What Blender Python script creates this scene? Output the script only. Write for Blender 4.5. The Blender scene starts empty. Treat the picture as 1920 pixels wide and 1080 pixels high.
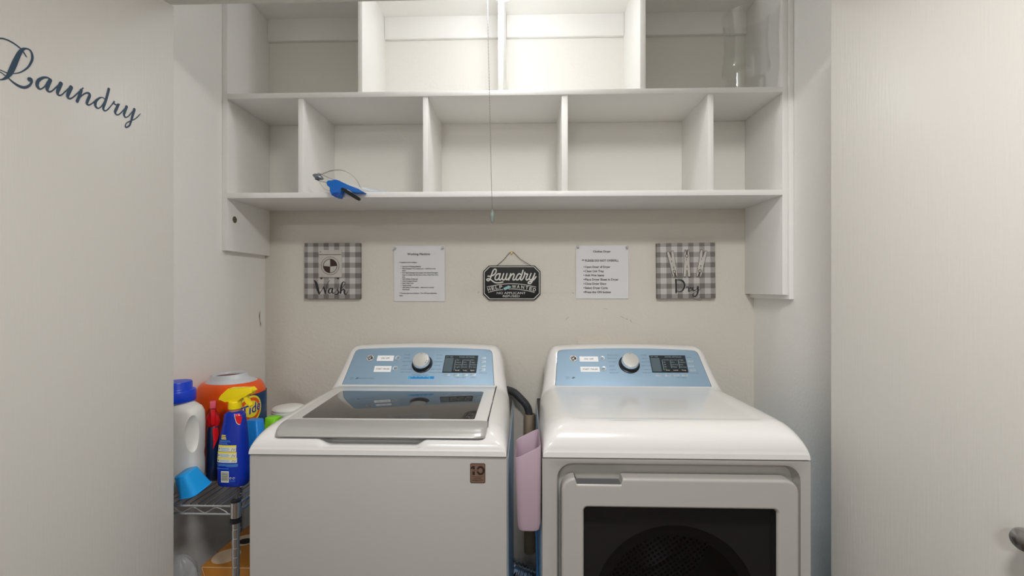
import bpy, bmesh, math, random
from mathutils import Vector, Matrix, noise
C = bpy.context.scene.collection
SC = bpy.context.scene
random.seed(4)
PI = math.pi

# ------------------------------------------------------------------ camera, world, exposure
cam = bpy.data.cameras.new('camera'); cam.lens = 16; cam.sensor_width = 36; cam.clip_start = 0.02
co = bpy.data.objects.new('camera', cam); C.objects.link(co)
co.location = (0, 0, 1.34); co.rotation_euler = (PI/2, 0, 0.0287)
SC.camera = co
w = bpy.data.worlds.new('world'); SC.world = w; w.use_nodes = True
w.node_tree.nodes['Background'].inputs[0].default_value = (0.75, 0.82, 0.9, 1)
w.node_tree.nodes['Background'].inputs[1].default_value = 0.05
SC.view_settings.view_transform = 'Standard'; SC.view_settings.look = 'None'
SC.view_settings.gamma = 1; SC.view_settings.use_curve_mapping = False
SC.view_settings.exposure = 0.35
SC.cycles.max_bounces = 16; SC.cycles.diffuse_bounces = 10; SC.cycles.transparent_max_bounces = 16
BULB_W = 3.3            # watts of the closet bulb
ROOM_W = 20.0           # the ceiling lamp above the camera
FILL_W = 34.0          # an added fill light, unseen further back in the room
def area(name, loc, size, power, col):
    l = bpy.data.lights.new(name, 'AREA'); l.shape = 'DISK'; l.size = size; l.energy = power; l.color = col
    o = bpy.data.objects.new(name, l); C.objects.link(o); o.location = loc
    return o
area('room_lamp_light', (0.28, 0.15, 2.405), 0.34, ROOM_W, (1.0, 0.98, 0.955))
area('far_fill_light', (-0.6, -1.9, 2.405), 0.5, FILL_W, (0.93, 0.97, 1.0))  # fill light added to brighten the closet, no such source seen

# ------------------------------------------------------------------ materials
def lin(h):
    if not isinstance(h, str): return tuple(h) + (1,)
    h = h.lstrip('#'); o = []
    for i in (0, 2, 4):
        c = int(h[i:i+2], 16)/255
        o.append(c/12.92 if c <= 0.04045 else ((c+0.055)/1.055)**2.4)
    return tuple(o) + (1,)
MATS = {}
def mat(name, col, rough=0.5, metal=0.0, coat=0.0, bump=None, spec=0.5, emit=None, trans=0.0, ior=1.45, alpha=1.0, sss=0.0, var=None):
    m = bpy.data.materials.new(name); m.use_nodes = True; nt = m.node_tree; b = nt.nodes['Principled BSDF']
    b.inputs['Base Color'].default_value = lin(col); b.inputs['Roughness'].default_value = rough
    b.inputs['Metallic'].default_value = metal; b.inputs['Coat Weight'].default_value = coat
    b.inputs['Coat Roughness'].default_value = 0.06
    b.inputs['Specular IOR Level'].default_value = spec; b.inputs['IOR'].default_value = ior
    b.inputs['Transmission Weight'].default_value = trans; b.inputs['Alpha'].default_value = alpha
    if sss: b.inputs['Subsurface Weight'].default_value = sss; b.inputs['Subsurface Radius'].default_value = (.02, .02, .02)
    if emit: b.inputs['Emission Color'].default_value = lin(emit[0]); b.inputs['Emission Strength'].default_value = emit[1]
    if bump or var:
        tc = nt.nodes.new('ShaderNodeTexCoord')
    if bump:
        sc, strength, dist, stretch = bump
        mp = nt.nodes.new('ShaderNodeMapping'); mp.inputs['Scale'].default_value = stretch
        nz = nt.nodes.new('ShaderNodeTexNoise'); nz.inputs['Scale'].default_value = sc; nz.inputs['Detail'].default_value = 3
        bp = nt.nodes.new('ShaderNodeBump'); bp.inputs['Strength'].default_value = strength; bp.inputs['Distance'].default_value = dist
        nt.links.new(tc.outputs['Object'], mp.inputs['Vector']); nt.links.new(mp.outputs[0], nz.inputs['Vector'])
        nt.links.new(nz.outputs[0], bp.inputs['Height']); nt.links.new(bp.outputs[0], b.inputs['Normal'])
    if var:
        sc2, c2, stretch2 = var
        mp2 = nt.nodes.new('ShaderNodeMapping'); mp2.inputs['Scale'].default_value = stretch2
        n2 = nt.nodes.new('ShaderNodeTexNoise'); n2.inputs['Scale'].default_value = sc2; n2.inputs['Detail'].default_value = 4
        mx = nt.nodes.new('ShaderNodeMix'); mx.data_type = 'RGBA'
        mx.inputs[6].default_value = lin(col); mx.inputs[7].default_value = lin(c2)
        nt.links.new(tc.outputs['Object'], mp2.inputs['Vector']); nt.links.new(mp2.outputs[0], n2.inputs['Vector'])
        nt.links.new(n2.outputs[0], mx.inputs[0]); nt.links.new(mx.outputs[2], b.inputs['Base Color'])
    MATS[name] = m
    return m
def thin_glass(name, tint, gloss_rough=0.02, ior=1.45, extra=0.0):
    m = bpy.data.materials.new(name); m.use_nodes = True; nt = m.node_tree; nt.nodes.clear()
    out = nt.nodes.new('ShaderNodeOutputMaterial'); tr = nt.nodes.new('ShaderNodeBsdfTransparent')
    gl = nt.nodes.new('ShaderNodeBsdfGlossy'); gl.inputs['Roughness'].default_value = gloss_rough
    lw = nt.nodes.new('ShaderNodeLayerWeight'); lw.inputs['Blend'].default_value = 0.5
    pw = nt.nodes.new('ShaderNodeMath'); pw.operation = 'POWER'; pw.inputs[1].default_value = 3.4
    fr = nt.nodes.new('ShaderNodeMath'); fr.operation = 'MULTIPLY_ADD'; f0 = ((ior-1)/(ior+1))**2
    fr.inputs[1].default_value = 1-f0; fr.inputs[2].default_value = f0
    nt.links.new(lw.outputs['Facing'], pw.inputs[0]); nt.links.new(pw.outputs[0], fr.inputs[0])
    mx = nt.nodes.new('ShaderNodeMixShader'); tr.inputs[0].default_value = tuple(tint) + (1,)
    gl.inputs[0].default_value = (1, 1, 1, 1)
    nt.links.new(fr.outputs[0], mx.inputs[0]); nt.links.new(tr.outputs[0], mx.inputs[1]); nt.links.new(gl.outputs[0], mx.inputs[2])
    nt.links.new(mx.outputs[0], out.inputs[0])
    return m
WALL = mat('wall_paint', 'eae9e6', 0.75, bump=(95, 0.30, 0.004, (1, 1, 1)))
CEIL = mat('ceiling_paint', 'eeedea', 0.8, bump=(120, 0.2, 0.003, (1, 1, 1)))
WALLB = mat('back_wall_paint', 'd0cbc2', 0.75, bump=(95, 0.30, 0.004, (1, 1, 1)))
SHELF = mat('shelf_paint', 'ecebe9', 0.42, bump=(60, 0.08, 0.002, (1, 1, 1)))
BACKP = mat('shelf_back_paint', 'e4e2dd', 0.6, bump=(95, 0.2, 0.003, (1, 1, 1)))
DOOR = mat('door_paint', 'cac7c2', 0.38, bump=(30, 0.30, 0.0012, (9, 9, 0.35)))
FLOOR = mat('floor_wood', '4e3e32', 0.45, var=(6, '413329', (1, 6, 1)))
ROOM = mat('room_paint', 'e2dfd9', 0.8, bump=(95, 0.2, 0.003, (1, 1, 1)))
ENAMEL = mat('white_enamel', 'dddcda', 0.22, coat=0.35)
CABINET_SHADED = mat('cabinet_steel_shaded', 'aaa7a3', 0.32, coat=0.15)  # white enamel greyed to put the dim light on lower fronts into the colour
SIDE = mat('side_steel_blue_reflection', 'a4c2da', 0.42, coat=0.2)  # blue reflected in the gap is put into the side colour
DARKGAP = mat('dark_gap', '3c3a38', 0.8)
SILVERBAR = mat('silver_plastic', 'b8b7b5', 0.36, metal=0.4)
LIDGLASS = mat('dark_lid_glass', '3b3936', 0.03, spec=0.62, ior=1.5)
PANEL = mat('silver_blue_reflection', '93adc3', 0.52, metal=0.3, bump=(40, 0.05, 0.0005, (0.2, 30, 30)))  # silver panel; its blue reflected light is put into the base colour
CHROME = mat('chrome', 'e0e0e0', 0.12, metal=1.0)
STEEL = mat('brushed_steel', 'b4b4b2', 0.3, metal=1.0)
ZINC = mat('zinc_wire', 'b9bcc0', 0.28, metal=1.0)
CAPSILVER = mat('dial_silver', 'f2f2f0', 0.28, metal=0.75)
BLACK = mat('black_plastic', '15161a', 0.3)
BLACKMATTE = mat('black_paint', '121214', 0.6)
INK = mat('ink', '2a2a2c', 0.7)
INKGREY = mat('panel_print', '5f7486', 0.6)
WHITE = mat('white_plastic', 'e8e7e3', 0.35)
LABELW = mat('white_label', 'f0f1f2', 0.5)
PAPER = mat('paper', 'd6d6d8', 0.85)
SIGNW = mat('sign_white_paint', 'cfcdc8', 0.7)
DECAL = mat('navy_vinyl', '2c4256', 0.4)
DISPLAY = mat('display_dark', '2a3238', 0.12)
DISPLAYLCD = mat('display_lcd', '55646c', 0.15)
DISPTXT = mat('display_print', '9fb0b6', 0.5)
BTN = mat('button_silver', 'bccbd6', 0.3, metal=0.4)
CYAN = mat('cyan_print', '4aa6da', 0.5)
CYAND = mat('cyan_dark_print', '2f7fc0', 0.5)
BRONZE = mat('bronze_sticker', '83685a', 0.35, metal=0.3)
BRONZED = mat('sticker_ink', '2a1a14', 0.5)
BLUE = mat('tool_blue', '0a66c2', 0.35)
BLUED = mat('tool_blue_dark', '0b4396', 0.4)
GREYM = mat('tool_grey', '8a9096', 0.3, metal=0.8)
BLUECAP = mat('cap_blue', '0a3fd0', 0.35)
JUG = mat('jug_white', 'dad9d5', 0.4, sss=0.05)
ORANGE = mat('tub_orange', 'e8560c', 0.3, coat=0.2)
TUBGREY = mat('tub_collar_grey', 'c3c6cb', 0.3, coat=0.2)
NAVYL = mat('tub_label_blue', '1b4f86', 0.4, var=(60, '0d2444', (1, 1, 1)))
YELLOW = mat('yellow_plastic', 'f4d90a', 0.35)
REDP = mat('red_plastic', 'd0121e', 0.3)
REDPALE = mat('pale_red_plastic', 'd8566a', 0.35)
NAVY = mat('navy_bottle', '12264c', 0.25, coat=0.2)
ROYAL = mat('royal_bottle', '0c2fa6', 0.25, coat=0.2)
LOGOY = mat('logo_yellow', 'f8e038', 0.45)
LOGOO = mat('logo_orange', 'ea5a14', 0.45)
LOGOB = mat('logo_blue', '1c2f86', 0.45)
LABELY = mat('label_cream', 'e2e0cc', 0.5)
LABELBLUE = mat('label_print_blue', '5f9ad6', 0.5)
SCOOPB = mat('scoop_blue', '1f9be6', 0.3, sss=0.05)
SCOOPB2 = mat('scoop_mid_blue', '2288dc', 0.3)
LIME = mat('lime_plastic', '86d424', 0.35)
CARD = mat('carton_orange', 'b87a2e', 0.6, var=(8, '9c6422', (1, 1, 1)))
CARDC = mat('carton_cream', 'd2b79a', 0.6)
LILAC = mat('lilac_plastic', 'ab95a2', 0.38, sss=0.05)
PVC = mat('tan_pvc', 'a3937c', 0.45)
HOSE = mat('grey_hose', '3c3d41', 0.5)
FOIL = mat('foil_duct', 'cfe0f2', 0.2, metal=1.0)
CORD = mat('jute_cord', '6b5646', 0.8)
BRASS = mat('brass_pin', 'c8b24e', 0.3, metal=0.8)
CLEAR = thin_glass('vase_glass', (0.972, 0.975, 0.972))
CLEARPIN = mat('clear_pin', 'c9c9c9', 0.2, alpha=0.7)
WINDOW = thin_glass('tinted_door_glass', (0.45, 0.45, 0.46), 0.02, 1.45)
DRUM = mat('drum_steel', 'a8aaac', 0.35, metal=0.7)
DRUMDARK = mat('dark_grey_plastic', '5c5c5e', 0.5)
BAG = mat('plastic_bag', 'c9ccd0', 0.3, alpha=0.38)
SOAP = mat('sign_teal', '8fb4b8', 0.7)
MOTIF = mat('motif_wood_white', 'cac8c4', 0.7, var=(40, 'aea8a0', (1, 1, 1)))
BROWN = mat('motif_brown', '3d2a24', 0.8)
HOLE = mat('hole_dark', '6a5f52', 0.9)
GREYLINE = mat('scuff_grey', '968f84', 0.9)
BULB = mat('bulb_glass', 'ffffff', 0.4)
nt = BULB.node_tree; nt.nodes.clear()
_o = nt.nodes.new('ShaderNodeOutputMaterial'); _e = nt.nodes.new('ShaderNodeEmission')
BULB_R = 0.042
_e.inputs[0].default_value = (0.965, 0.985, 1.0, 1); _e.inputs[1].default_value = BULB_W/(PI*4*PI*BULB_R**2)
nt.links.new(_e.outputs[0], _o.inputs[0])
LAMPGLASS = mat('lamp_diffuser', 'f4f2ec', 0.5, emit=('fff3e0', 3.0))
LAMPRIM = mat('lamp_rim', 'cfcfcf', 0.3, metal=0.6)

def gingham():
    m = bpy.data.materials.new('gingham_print'); m.use_nodes = True; nt = m.node_tree; b = nt.nodes['Principled BSDF']
    b.inputs['Roughness'].default_value = 0.85
    tc = nt.nodes.new('ShaderNodeTexCoord'); sp = nt.nodes.new('ShaderNodeSeparateXYZ')
    nt.links.new(tc.outputs['Generated'], sp.inputs[0])
    nz = nt.nodes.new('ShaderNodeTexNoise'); nz.inputs['Scale'].default_value = 70
    nt.links.new(tc.outputs['Generated'], nz.inputs['Vector'])
    def math_(op, a, v):
        n = nt.nodes.new('ShaderNodeMath'); n.operation = op
        nt.links.new(a, n.inputs[0])
        if isinstance(v, float): n.inputs[1].default_value = v
        else: nt.links.new(v, n.inputs[1])
        return n.outputs[0]
    def band(axis, off):
        a = math_('ADD', sp.outputs[axis], off); a = math_('DIVIDE', a, 0.189); a = math_('FRACT', a, 0.0)
        return math_('LESS_THAN', a, 0.475)
    s = math_('ADD', band(0, 0.0295), band(2, 0.0105))
    s = math_('MULTIPLY', s, 0.5)
    cr = nt.nodes.new('ShaderNodeValToRGB'); cr.color_ramp.interpolation = 'CONSTANT'
    e = cr.color_ramp.elements; e[0].position = 0; e[0].color = lin('d2cfcc'); e[1].position = 0.3; e[1].color = lin('a8a4a1')
    e3 = e.new(0.8); e3.color = lin('7c7875')
    nt.links.new(s, cr.inputs[0])
    mx = nt.nodes.new('ShaderNodeMix'); mx.data_type = 'RGBA'; mx.blend_type = 'MULTIPLY'; mx.inputs[0].default_value = 0.35
    nt.links.new(cr.outputs[0], mx.inputs[6]); nt.links.new(nz.outputs[0], mx.inputs[7]); nt.links.new(mx.outputs[2], b.inputs['Base Color'])
    return m
GINGHAM = gingham()
def perforated():
    m = bpy.data.materials.new('perforated_steel'); m.use_nodes = True; nt = m.node_tree; b = nt.nodes['Principled BSDF']
    b.inputs['Metallic'].default_value = 0.7; b.inputs['Roughness'].default_value = 0.3
    tc = nt.nodes.new('ShaderNodeTexCoord'); vo = nt.nodes.new('ShaderNodeTexVoronoi'); vo.voronoi_dimensions = '2D'
    vo.inputs['Scale'].default_value = 62; vo.inputs['Randomness'].default_value = 0.0
    mp = nt.nodes.new('ShaderNodeMapping'); mp.inputs['Rotation'].default_value = (PI/2, 0, 0.6)
    nt.links.new(tc.outputs['Object'], mp.inputs[0]); nt.links.new(mp.outputs[0], vo.inputs['Vector'])
    cr = nt.nodes.new('ShaderNodeValToRGB'); cr.color_ramp.interpolation = 'CONSTANT'
    cr.color_ramp.elements[0].color = lin('101010'); cr.color_ramp.elements[1].position = 0.33; cr.color_ramp.elements[1].color = lin('c4c6c8')
    nt.links.new(vo.outputs['Distance'], cr.inputs[0]); nt.links.new(cr.outputs[0], b.inputs['Base Color'])
    return m
PERF = perforated()

# ------------------------------------------------------------------ geometry helpers
ORG = {}
def new(): return bmesh.new()
def finish(name, bm, m, parent=None, smooth=38, label=None, cat=None, group=None, kind=None, local=False, recalc=True):
    if recalc: bmesh.ops.recalc_face_normals(bm, faces=bm.faces)
    if parent is not None: o = ORG[parent.name]
    elif kind == 'structure' and cat is None: o = Vector((0, 0, 0))
    else:
        lo = [min(v.co[i] for v in bm.verts) for i in range(3)]; hi = [max(v.co[i] for v in bm.verts) for i in range(3)]
        o = Vector(((lo[0]+hi[0])/2, (lo[1]+hi[1])/2, lo[2]))
    if not local: bmesh.ops.translate(bm, verts=bm.verts, vec=-o)
    me = bpy.data.meshes.new(name); bm.to_mesh(me); bm.free()
    for x in (m if isinstance(m, (list, tuple)) else [m]): me.materials.append(x)
    if smooth:
        me.shade_smooth(); me.set_sharp_from_angle(angle=math.radians(smooth))
    ob = bpy.data.objects.new(name, me); C.objects.link(ob)
    ORG[ob.name] = o
    if parent is not None: ob.parent = parent
    elif not local: ob.location = o
    if label: ob['label'] = label
    if cat: ob['category'] = cat
    if group: ob['group'] = group
    if kind: ob['kind'] = kind
    return ob
def thing(name, label, cat, loc, group=None, rotz=0.0, kind=None):
    o = bpy.data.objects.new(name, None); C.objects.link(o); o.location = loc; o.rotation_euler = (0, 0, rotz)
    o.empty_display_size = 0.05; ORG[o.name] = Vector(loc); o['label'] = label
    if cat: o['category'] = cat
    if group: o['group'] = group
    if kind: o['kind'] = kind
    return o
def box(bm, x0, x1, y0, y1, z0, z1, bev=0.0, seg=2, mi=0):
    r = bmesh.ops.create_cube(bm, size=1.0)
    for v in r['verts']:
        v.co = Vector((x0 + (v.co.x+0.5)*(x1-x0), y0 + (v.co.y+0.5)*(y1-y0), z0 + (v.co.z+0.5)*(z1-z0)))
    fs = list({f for v in r['verts'] for f in v.link_faces})
    for f in fs: f.material_index = mi
    if bev:
        es = list({e for v in r['verts'] for e in v.link_edges})
        bmesh.ops.bevel(bm, geom=es, offset=bev, segments=seg, profile=0.5, affect='EDGES')
    return bm
def bx(name, m, d, parent=None, bev=0.0, **k):
    return finish(name, box(new(), *d, bev=bev), m, parent, **k)
class Fr:
    def __init__(s, o, u, v, n): s.o = Vector(o); s.u = Vector(u); s.v = Vector(v); s.n = Vector(n)
    def pt(s, a, b, h=0.0): return s.o + s.u*a + s.v*b + s.n*h
def face(bm, vs, mi=0):
    try: f = bm.faces.new(vs)
    except ValueError: return None
    f.material_index = mi; return f
def poly(bm, F, pts, h, mi=0):
    vs = [bm.verts.new(F.pt(a, b, h)) for a, b in pts]; face(bm, vs, mi)
def prism(bm, F, pts, h0, h1, mi=0, bev=0.0):
    a = [bm.verts.new(F.pt(x, y, h0)) for x, y in pts]; b = [bm.verts.new(F.pt(x, y, h1)) for x, y in pts]
    n = len(pts); fs = [face(bm, a[::-1], mi), face(bm, b, mi)]
    for i in range(n): fs.append(face(bm, [a[i], a[(i+1) % n], b[(i+1) % n], b[i]], mi))
    if bev:
        top = [e for e in fs[1].edges]
        bmesh.ops.bevel(bm, geom=top, offset=bev, segments=2, profile=0.5, affect='EDGES')
def ringprism(bm, F, out, inn, h0, h1, mi=0):
    n = len(out); L = [[bm.verts.new(F.pt(x, y, h)) for x, y in p] for p, h in ((out, h1), (inn, h1), (inn, h0), (out, h0))]
    for i in range(n):
        j = (i+1) % n
        for k in range(4): face(bm, [L[k][i], L[k][j], L[(k+1) % 4][j], L[(k+1) % 4][i]], mi)
def circ(cx, cy, r, n=24, ry=None, a0=0.0, a1=2*PI):
    ry = r if ry is None else ry; full = abs(a1-a0-2*PI) < 1e-6
    return [(cx + r*math.cos(a0+(a1-a0)*i/(n if full else n-1)), cy + ry*math.sin(a0+(a1-a0)*i/(n if full else n-1))) for i in range(n)]
def rrect(x0, x1, y0, y1, r, k=6, side=1):
    p = []
    cs = [(x1-r, y0+r, -PI/2), (x1-r, y1-r, 0), (x0+r, y1-r, PI/2), (x0+r, y0+r, PI)]
    for q, (cx, cy, a) in enumerate(cs):
        arc = [(cx + r*math.cos(a+PI/2*i/k), cy + r*math.sin(a+PI/2*i/k)) for i in range(k+1)]
        if q > 0 and side > 1:
            s, e = p[-1], arc[0]
            p += [(s[0]+(e[0]-s[0])*t/side, s[1]+(e[1]-s[1])*t/side) for t in range(1, side)]
        p += arc
    if side > 1:
        s, e = p[-1], p[0]; p += [(s[0]+(e[0]-s[0])*t/side, s[1]+(e[1]-s[1])*t/side) for t in range(1, side)]
    return p
def catmull(P, n=6):
    if len(P) < 3: n = 1 if len(P) < 2 else n
    out = []; m = len(P)
    for i in range(m-1):
        p0 = P[max(i-1, 0)]; p1 = P[i]; p2 = P[i+1]; p3 = P[min(i+2, m-1)]
        for t in range(n):
            t /= n
            out.append(tuple(0.5*((2*b) + (c-a)*t + (2*a-5*b+4*c-d)*t*t + (3*b-a-3*c+d)*t**3) for a, b, c, d in zip(p0, p1, p2, p3)))
    out.append(tuple(P[-1])); return out
_RB = 0
def ribbon(bm, F, pts, h, q=1.0, n=6, mi=0, caps=True, W=None, thick=0.0):
    """flat pen stroke: pts are (a, b, width)"""
    if W is not None: pts = [(p[0], p[1], W) for p in pts]
    global _RB
    _RB += 1; hs = h + (_RB % 20)*2.5e-5
    P = catmull([(a/q, b, wd) for a, b, wd in pts], n); L = []; R = []
    m = len(P)
    for i in range(m):
        a = P[max(i-1, 0)]; c = P[min(i+1, m-1)]; dx, dy = c[0]-a[0], c[1]-a[1]; l = math.hypot(dx, dy) or 1
        nx, ny = -dy/l, dx/l; hw = max(P[i][2], 1e-5)/2
        L.append((P[i][0]+nx*hw, P[i][1]+ny*hw)); R.append((P[i][0]-nx*hw, P[i][1]-ny*hw))
    def mk(p, i): return bm.verts.new(F.pt(p[0]*q, p[1], hs+i*1.5e-6))
    lv = [mk(p, i) for i, p in enumerate(L)]; rv = [mk(p, i) for i, p in enumerate(R)]
    for i in range(m-1): face(bm, [lv[i], rv[i], rv[i+1], lv[i+1]], mi)
    if caps:
        for i, s in ((0, 1), (m-1, -1)):
            c = P[i]; a0 = math.atan2(L[i][1]-c[1], L[i][0]-c[0])
            face(bm, [mk((c[0]+c[2]/2*math.cos(a0+s*PI*k/7), c[1]+c[2]/2*math.sin(a0+s*PI*k/7)), i+(-4 if s > 0 else 4)) for k in range(8)], mi)
_TX = {}
def glyphs(s, bold=0.0):
    k = (s, bold)
    if k not in _TX:
        cu = bpy.data.curves.new('t', 'FONT'); cu.body = s; cu.size = 1; cu.resolution_u = 2; cu.offset = bold
        o = bpy.data.objects.new('t', cu); C.objects.link(o); bpy.context.view_layer.update()
        me = o.evaluated_get(bpy.context.evaluated_depsgraph_get()).to_mesh()
        _TX[k] = ([(v.co.x, v.co.y) for v in me.vertices], [tuple(p.vertices) for p in me.polygons])
        bpy.data.objects.remove(o); bpy.data.curves.remove(cu)
    return _TX[k]
CAPH = None
def text(bm, F, s, x, y, h, off, width=None, align='l', rot=0.0, bold=0.0, shear=0.0, mi=0):
    """cap height h, baseline at y"""
    global CAPH
    if CAPH is None: vs, _ = glyphs('H'); CAPH = max(v[1] for v in vs) - min(v[1] for v in vs)
    vs, fs = glyphs(s)
    if not vs: return
    x0 = min(v[0] for v in vs); x1 = max(v[0] for v in vs); k = h/CAPH; kx = k if width is None else width/(x1-x0)
    wd = (x1-x0)*kx; sx = {'l': 0, 'c': -wd/2, 'r': -wd}[align]; cr, sr = math.cos(rot), math.sin(rot)
    shifts = [(0, 0)] if bold == 0 else [(-bold*.5, 0), (bold*.5, 0), (0, -bold*.4), (0, bold*.4)]
    for q, (da, db) in enumerate(shifts):
        nv = []
        for a, b in vs:
            px, py = (a-x0+da*k/kx)*kx + sx + (b+db)*k*shear, (b+db)*k
            nv.append(bm.verts.new(F.pt(x + px*cr - py*sr, y + px*sr + py*cr, off + q*1.5e-5)))
        for f in fs: face(bm, [nv[i] for i in f], mi)
def lathe(bm, prof, seg=32, M=None, mi=0, cap0=True, cap1=True):
    M = M or Matrix.Identity(4); rings = []
    for r, z in prof:
        rings.append([bm.verts.new(M @ Vector((r*math.cos(2*PI*i/seg), r*math.sin(2*PI*i/seg), z))) for i in range(seg)])
    for a, b in zip(rings, rings[1:]):
        for i in range(seg): face(bm, [a[i], a[(i+1) % seg], b[(i+1) % seg], b[i]], mi)
    if cap0: face(bm, rings[0][::-1], mi)
    if cap1: face(bm, rings[-1], mi)
def loft(bm, loops, cap0=True, cap1=True, mi=0, close=False):
    R = [[bm.verts.new(Vector(p)) for p in l] for l in loops]; n = len(R[0])
    pairs = list(zip(R, R[1:])) + ([(R[-1], R[0])] if close else [])
    for a, b in pairs:
        for i in range(n): face(bm, [a[i], a[(i+1) % n], b[(i+1) % n], b[i]], mi)
    if cap0 and not close: face(bm, R[0][::-1], mi)
    if cap1 and not close: face(bm, R[-1], mi)
def tube(bm, pts, rad, seg=8, n=6, mi=0, cap=True):
    P = [Vector(p) for p in catmull([tuple(p) for p in pts], n)] if n > 1 else [Vector(p) for p in pts]
    m = len(P); up = Vector((0, 0, 1)); loops = []; t0 = (P[1]-P[0]).normalized()
    nrm = t0.orthogonal().normalized()
    for i in range(m):
        t = (P[min(i+1, m-1)] - P[max(i-1, 0)]).normalized()
        nrm = (nrm - t*nrm.dot(t)).normalized(); b = t.cross(nrm)
        r = rad(i/(m-1), i) if callable(rad) else rad
        loops.append([P[i] + (nrm*math.cos(2*PI*k/seg) + b*math.sin(2*PI*k/seg))*r for k in range(seg)])
    loft(bm, loops, cap, cap, mi)
def sell(cx, cy, z, w_, d_, n=3.0, N=40, rot=0.0):
    out = []
    for i in range(N):
        a = 2*PI*i/N; c, s = math.cos(a), math.sin(a)
        x = w_/2*math.copysign(abs(c)**(2/n), c); y = d_/2*math.copysign(abs(s)**(2/n), s)
        out.append((cx + x*math.cos(rot) - y*math.sin(rot), cy + x*math.sin(rot) + y*math.cos(rot), z))
    return out
XZ = lambda o: Fr(o, (1, 0, 0), (0, 0, 1), (0, -1, 0))     # things that face the camera

# ------------------------------------------------------------------ the room and the closet
ZC = 2.47
def st(name, m, d, **k): return bx(name, m, d, kind='structure', smooth=0, **k)
st('floor', FLOOR, (-2.4, 2.4, -2.7, 2.0, -0.05, 0))
st('ceiling', CEIL, (-2.4, 2.4, -2.7, 2.0, ZC, ZC+0.05))
wb = st('wall_back', WALLB, (-1.2, 1.05, 1.9, 2.0, 0, ZC))
wl = st('wall_left', WALL, (-1.2, -1.1026, 1.25, 1.9, 0, ZC))
wr = st('wall_right', WALL, (0.9404, 1.05, 1.25, 1.9, 0, ZC))
st('wall_front_left', ROOM, (-2.3, -1.032, 1.13, 1.25, 0, ZC))
st('wall_front_right', ROOM, (0.876, 2.3, 1.13, 1.25, 0, ZC))
st('wall_header', ROOM, (-1.032, 0.876, 1.13, 1.25, 2.135, ZC))
st('wall_room_left', ROOM, (-2.4, -2.3, -2.7, 1.25, 0, ZC))
st('wall_room_right', ROOM, (2.3, 2.4, -2.7, 1.25, 0, ZC))
st('wall_room_rear', ROOM, (-2.3, 2.3, -2.7, -2.6, 0, ZC))
# scuffs and nail holes on the closet walls
bm = new(); FB = XZ((0, 1.8995, 0))
def wp(u, v): a = (u-960)/853.333; r = (a-0.0287)/(1+a*0.0287); return (1.8995*r, 1.34 + (540-v)/853.333*1.8995*(1-0.0287*r*1.0))
for s in ([(750.5, 554, 2), (751.5, 555, 2)], [(896, 550, 1.2), (898, 546, 1.6), (896.5, 549, 1)], [(1061, 600, .8), (1064, 596, 1.2), (1066, 594, .6)],
          [(1163, 593, .8), (1170, 596, 1)], [(1173, 597, 1), (1177, 599, 1.4)], [(1182, 600, 1.2), (1184, 604, 1.2)], [(1131, 578, .8), (1139, 580, .6)],
          [(1016, 550, .25), (1055, 549, .25), (1073, 549, .25)], [(1074, 549, 2), (1075, 550, 2)], [(1301, 561, 1), (1312, 563, 1.5), (1317, 560, .6)]):
    ribbon(bm, FB, [wp(a, b) + (c*0.0015,) for a, b, c in s], 0.0, n=3)
finish('scuff_marks', bm, GREYLINE, wb, smooth=0, kind='stuff', recalc=False)
bm = new(); FL = Fr((-1.1021, 0, 0), (0, 1, 0), (0, 0, 1), (1, 0, 0))
ribbon(bm, FL, [(1.862, 1.245, .001), (1.858, 1.225, .008), (1.861, 1.205, .004), (1.866, 1.19, .007), (1.868, 1.18, .002)], 0.0)
finish('scuff_marks', bm, GREYLINE, wl, smooth=0, kind='stuff', recalc=False)
# ------------------------------------------------------------------ bifold doors, folded open either side
def door(name, hinge, rotz, sgn, label):
    # local X runs along the leaf from its track edge to the fold, local Y*sgn points into the opening
    t = thing(name, label, None, hinge, rotz=rotz, kind='structure')
    W = 0.475
    for k in range(2):
        y0, y1 = (-0.035, 0.0) if k == 0 else (-0.074, -0.039)
        if sgn < 0: y0, y1 = -y1, -y0
        finish('door_panel', box(new(), 0.0 if k == 0 else 0.004, W, y0, y1, 0.012, 2.10, bev=0.002), DOOR, t, local=True)
    return t
dl = door('door_1', (-0.946, 1.2, 0), math.atan2(-0.9543, -0.2987), 1, 'left bifold door leaf painted warm white with navy script lettering')
dr = door('door_2', (0.790, 1.2, 0), math.atan2(-0.9543, 0.2987), -1, 'right bifold door leaf painted warm white with round metal knob')
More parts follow.
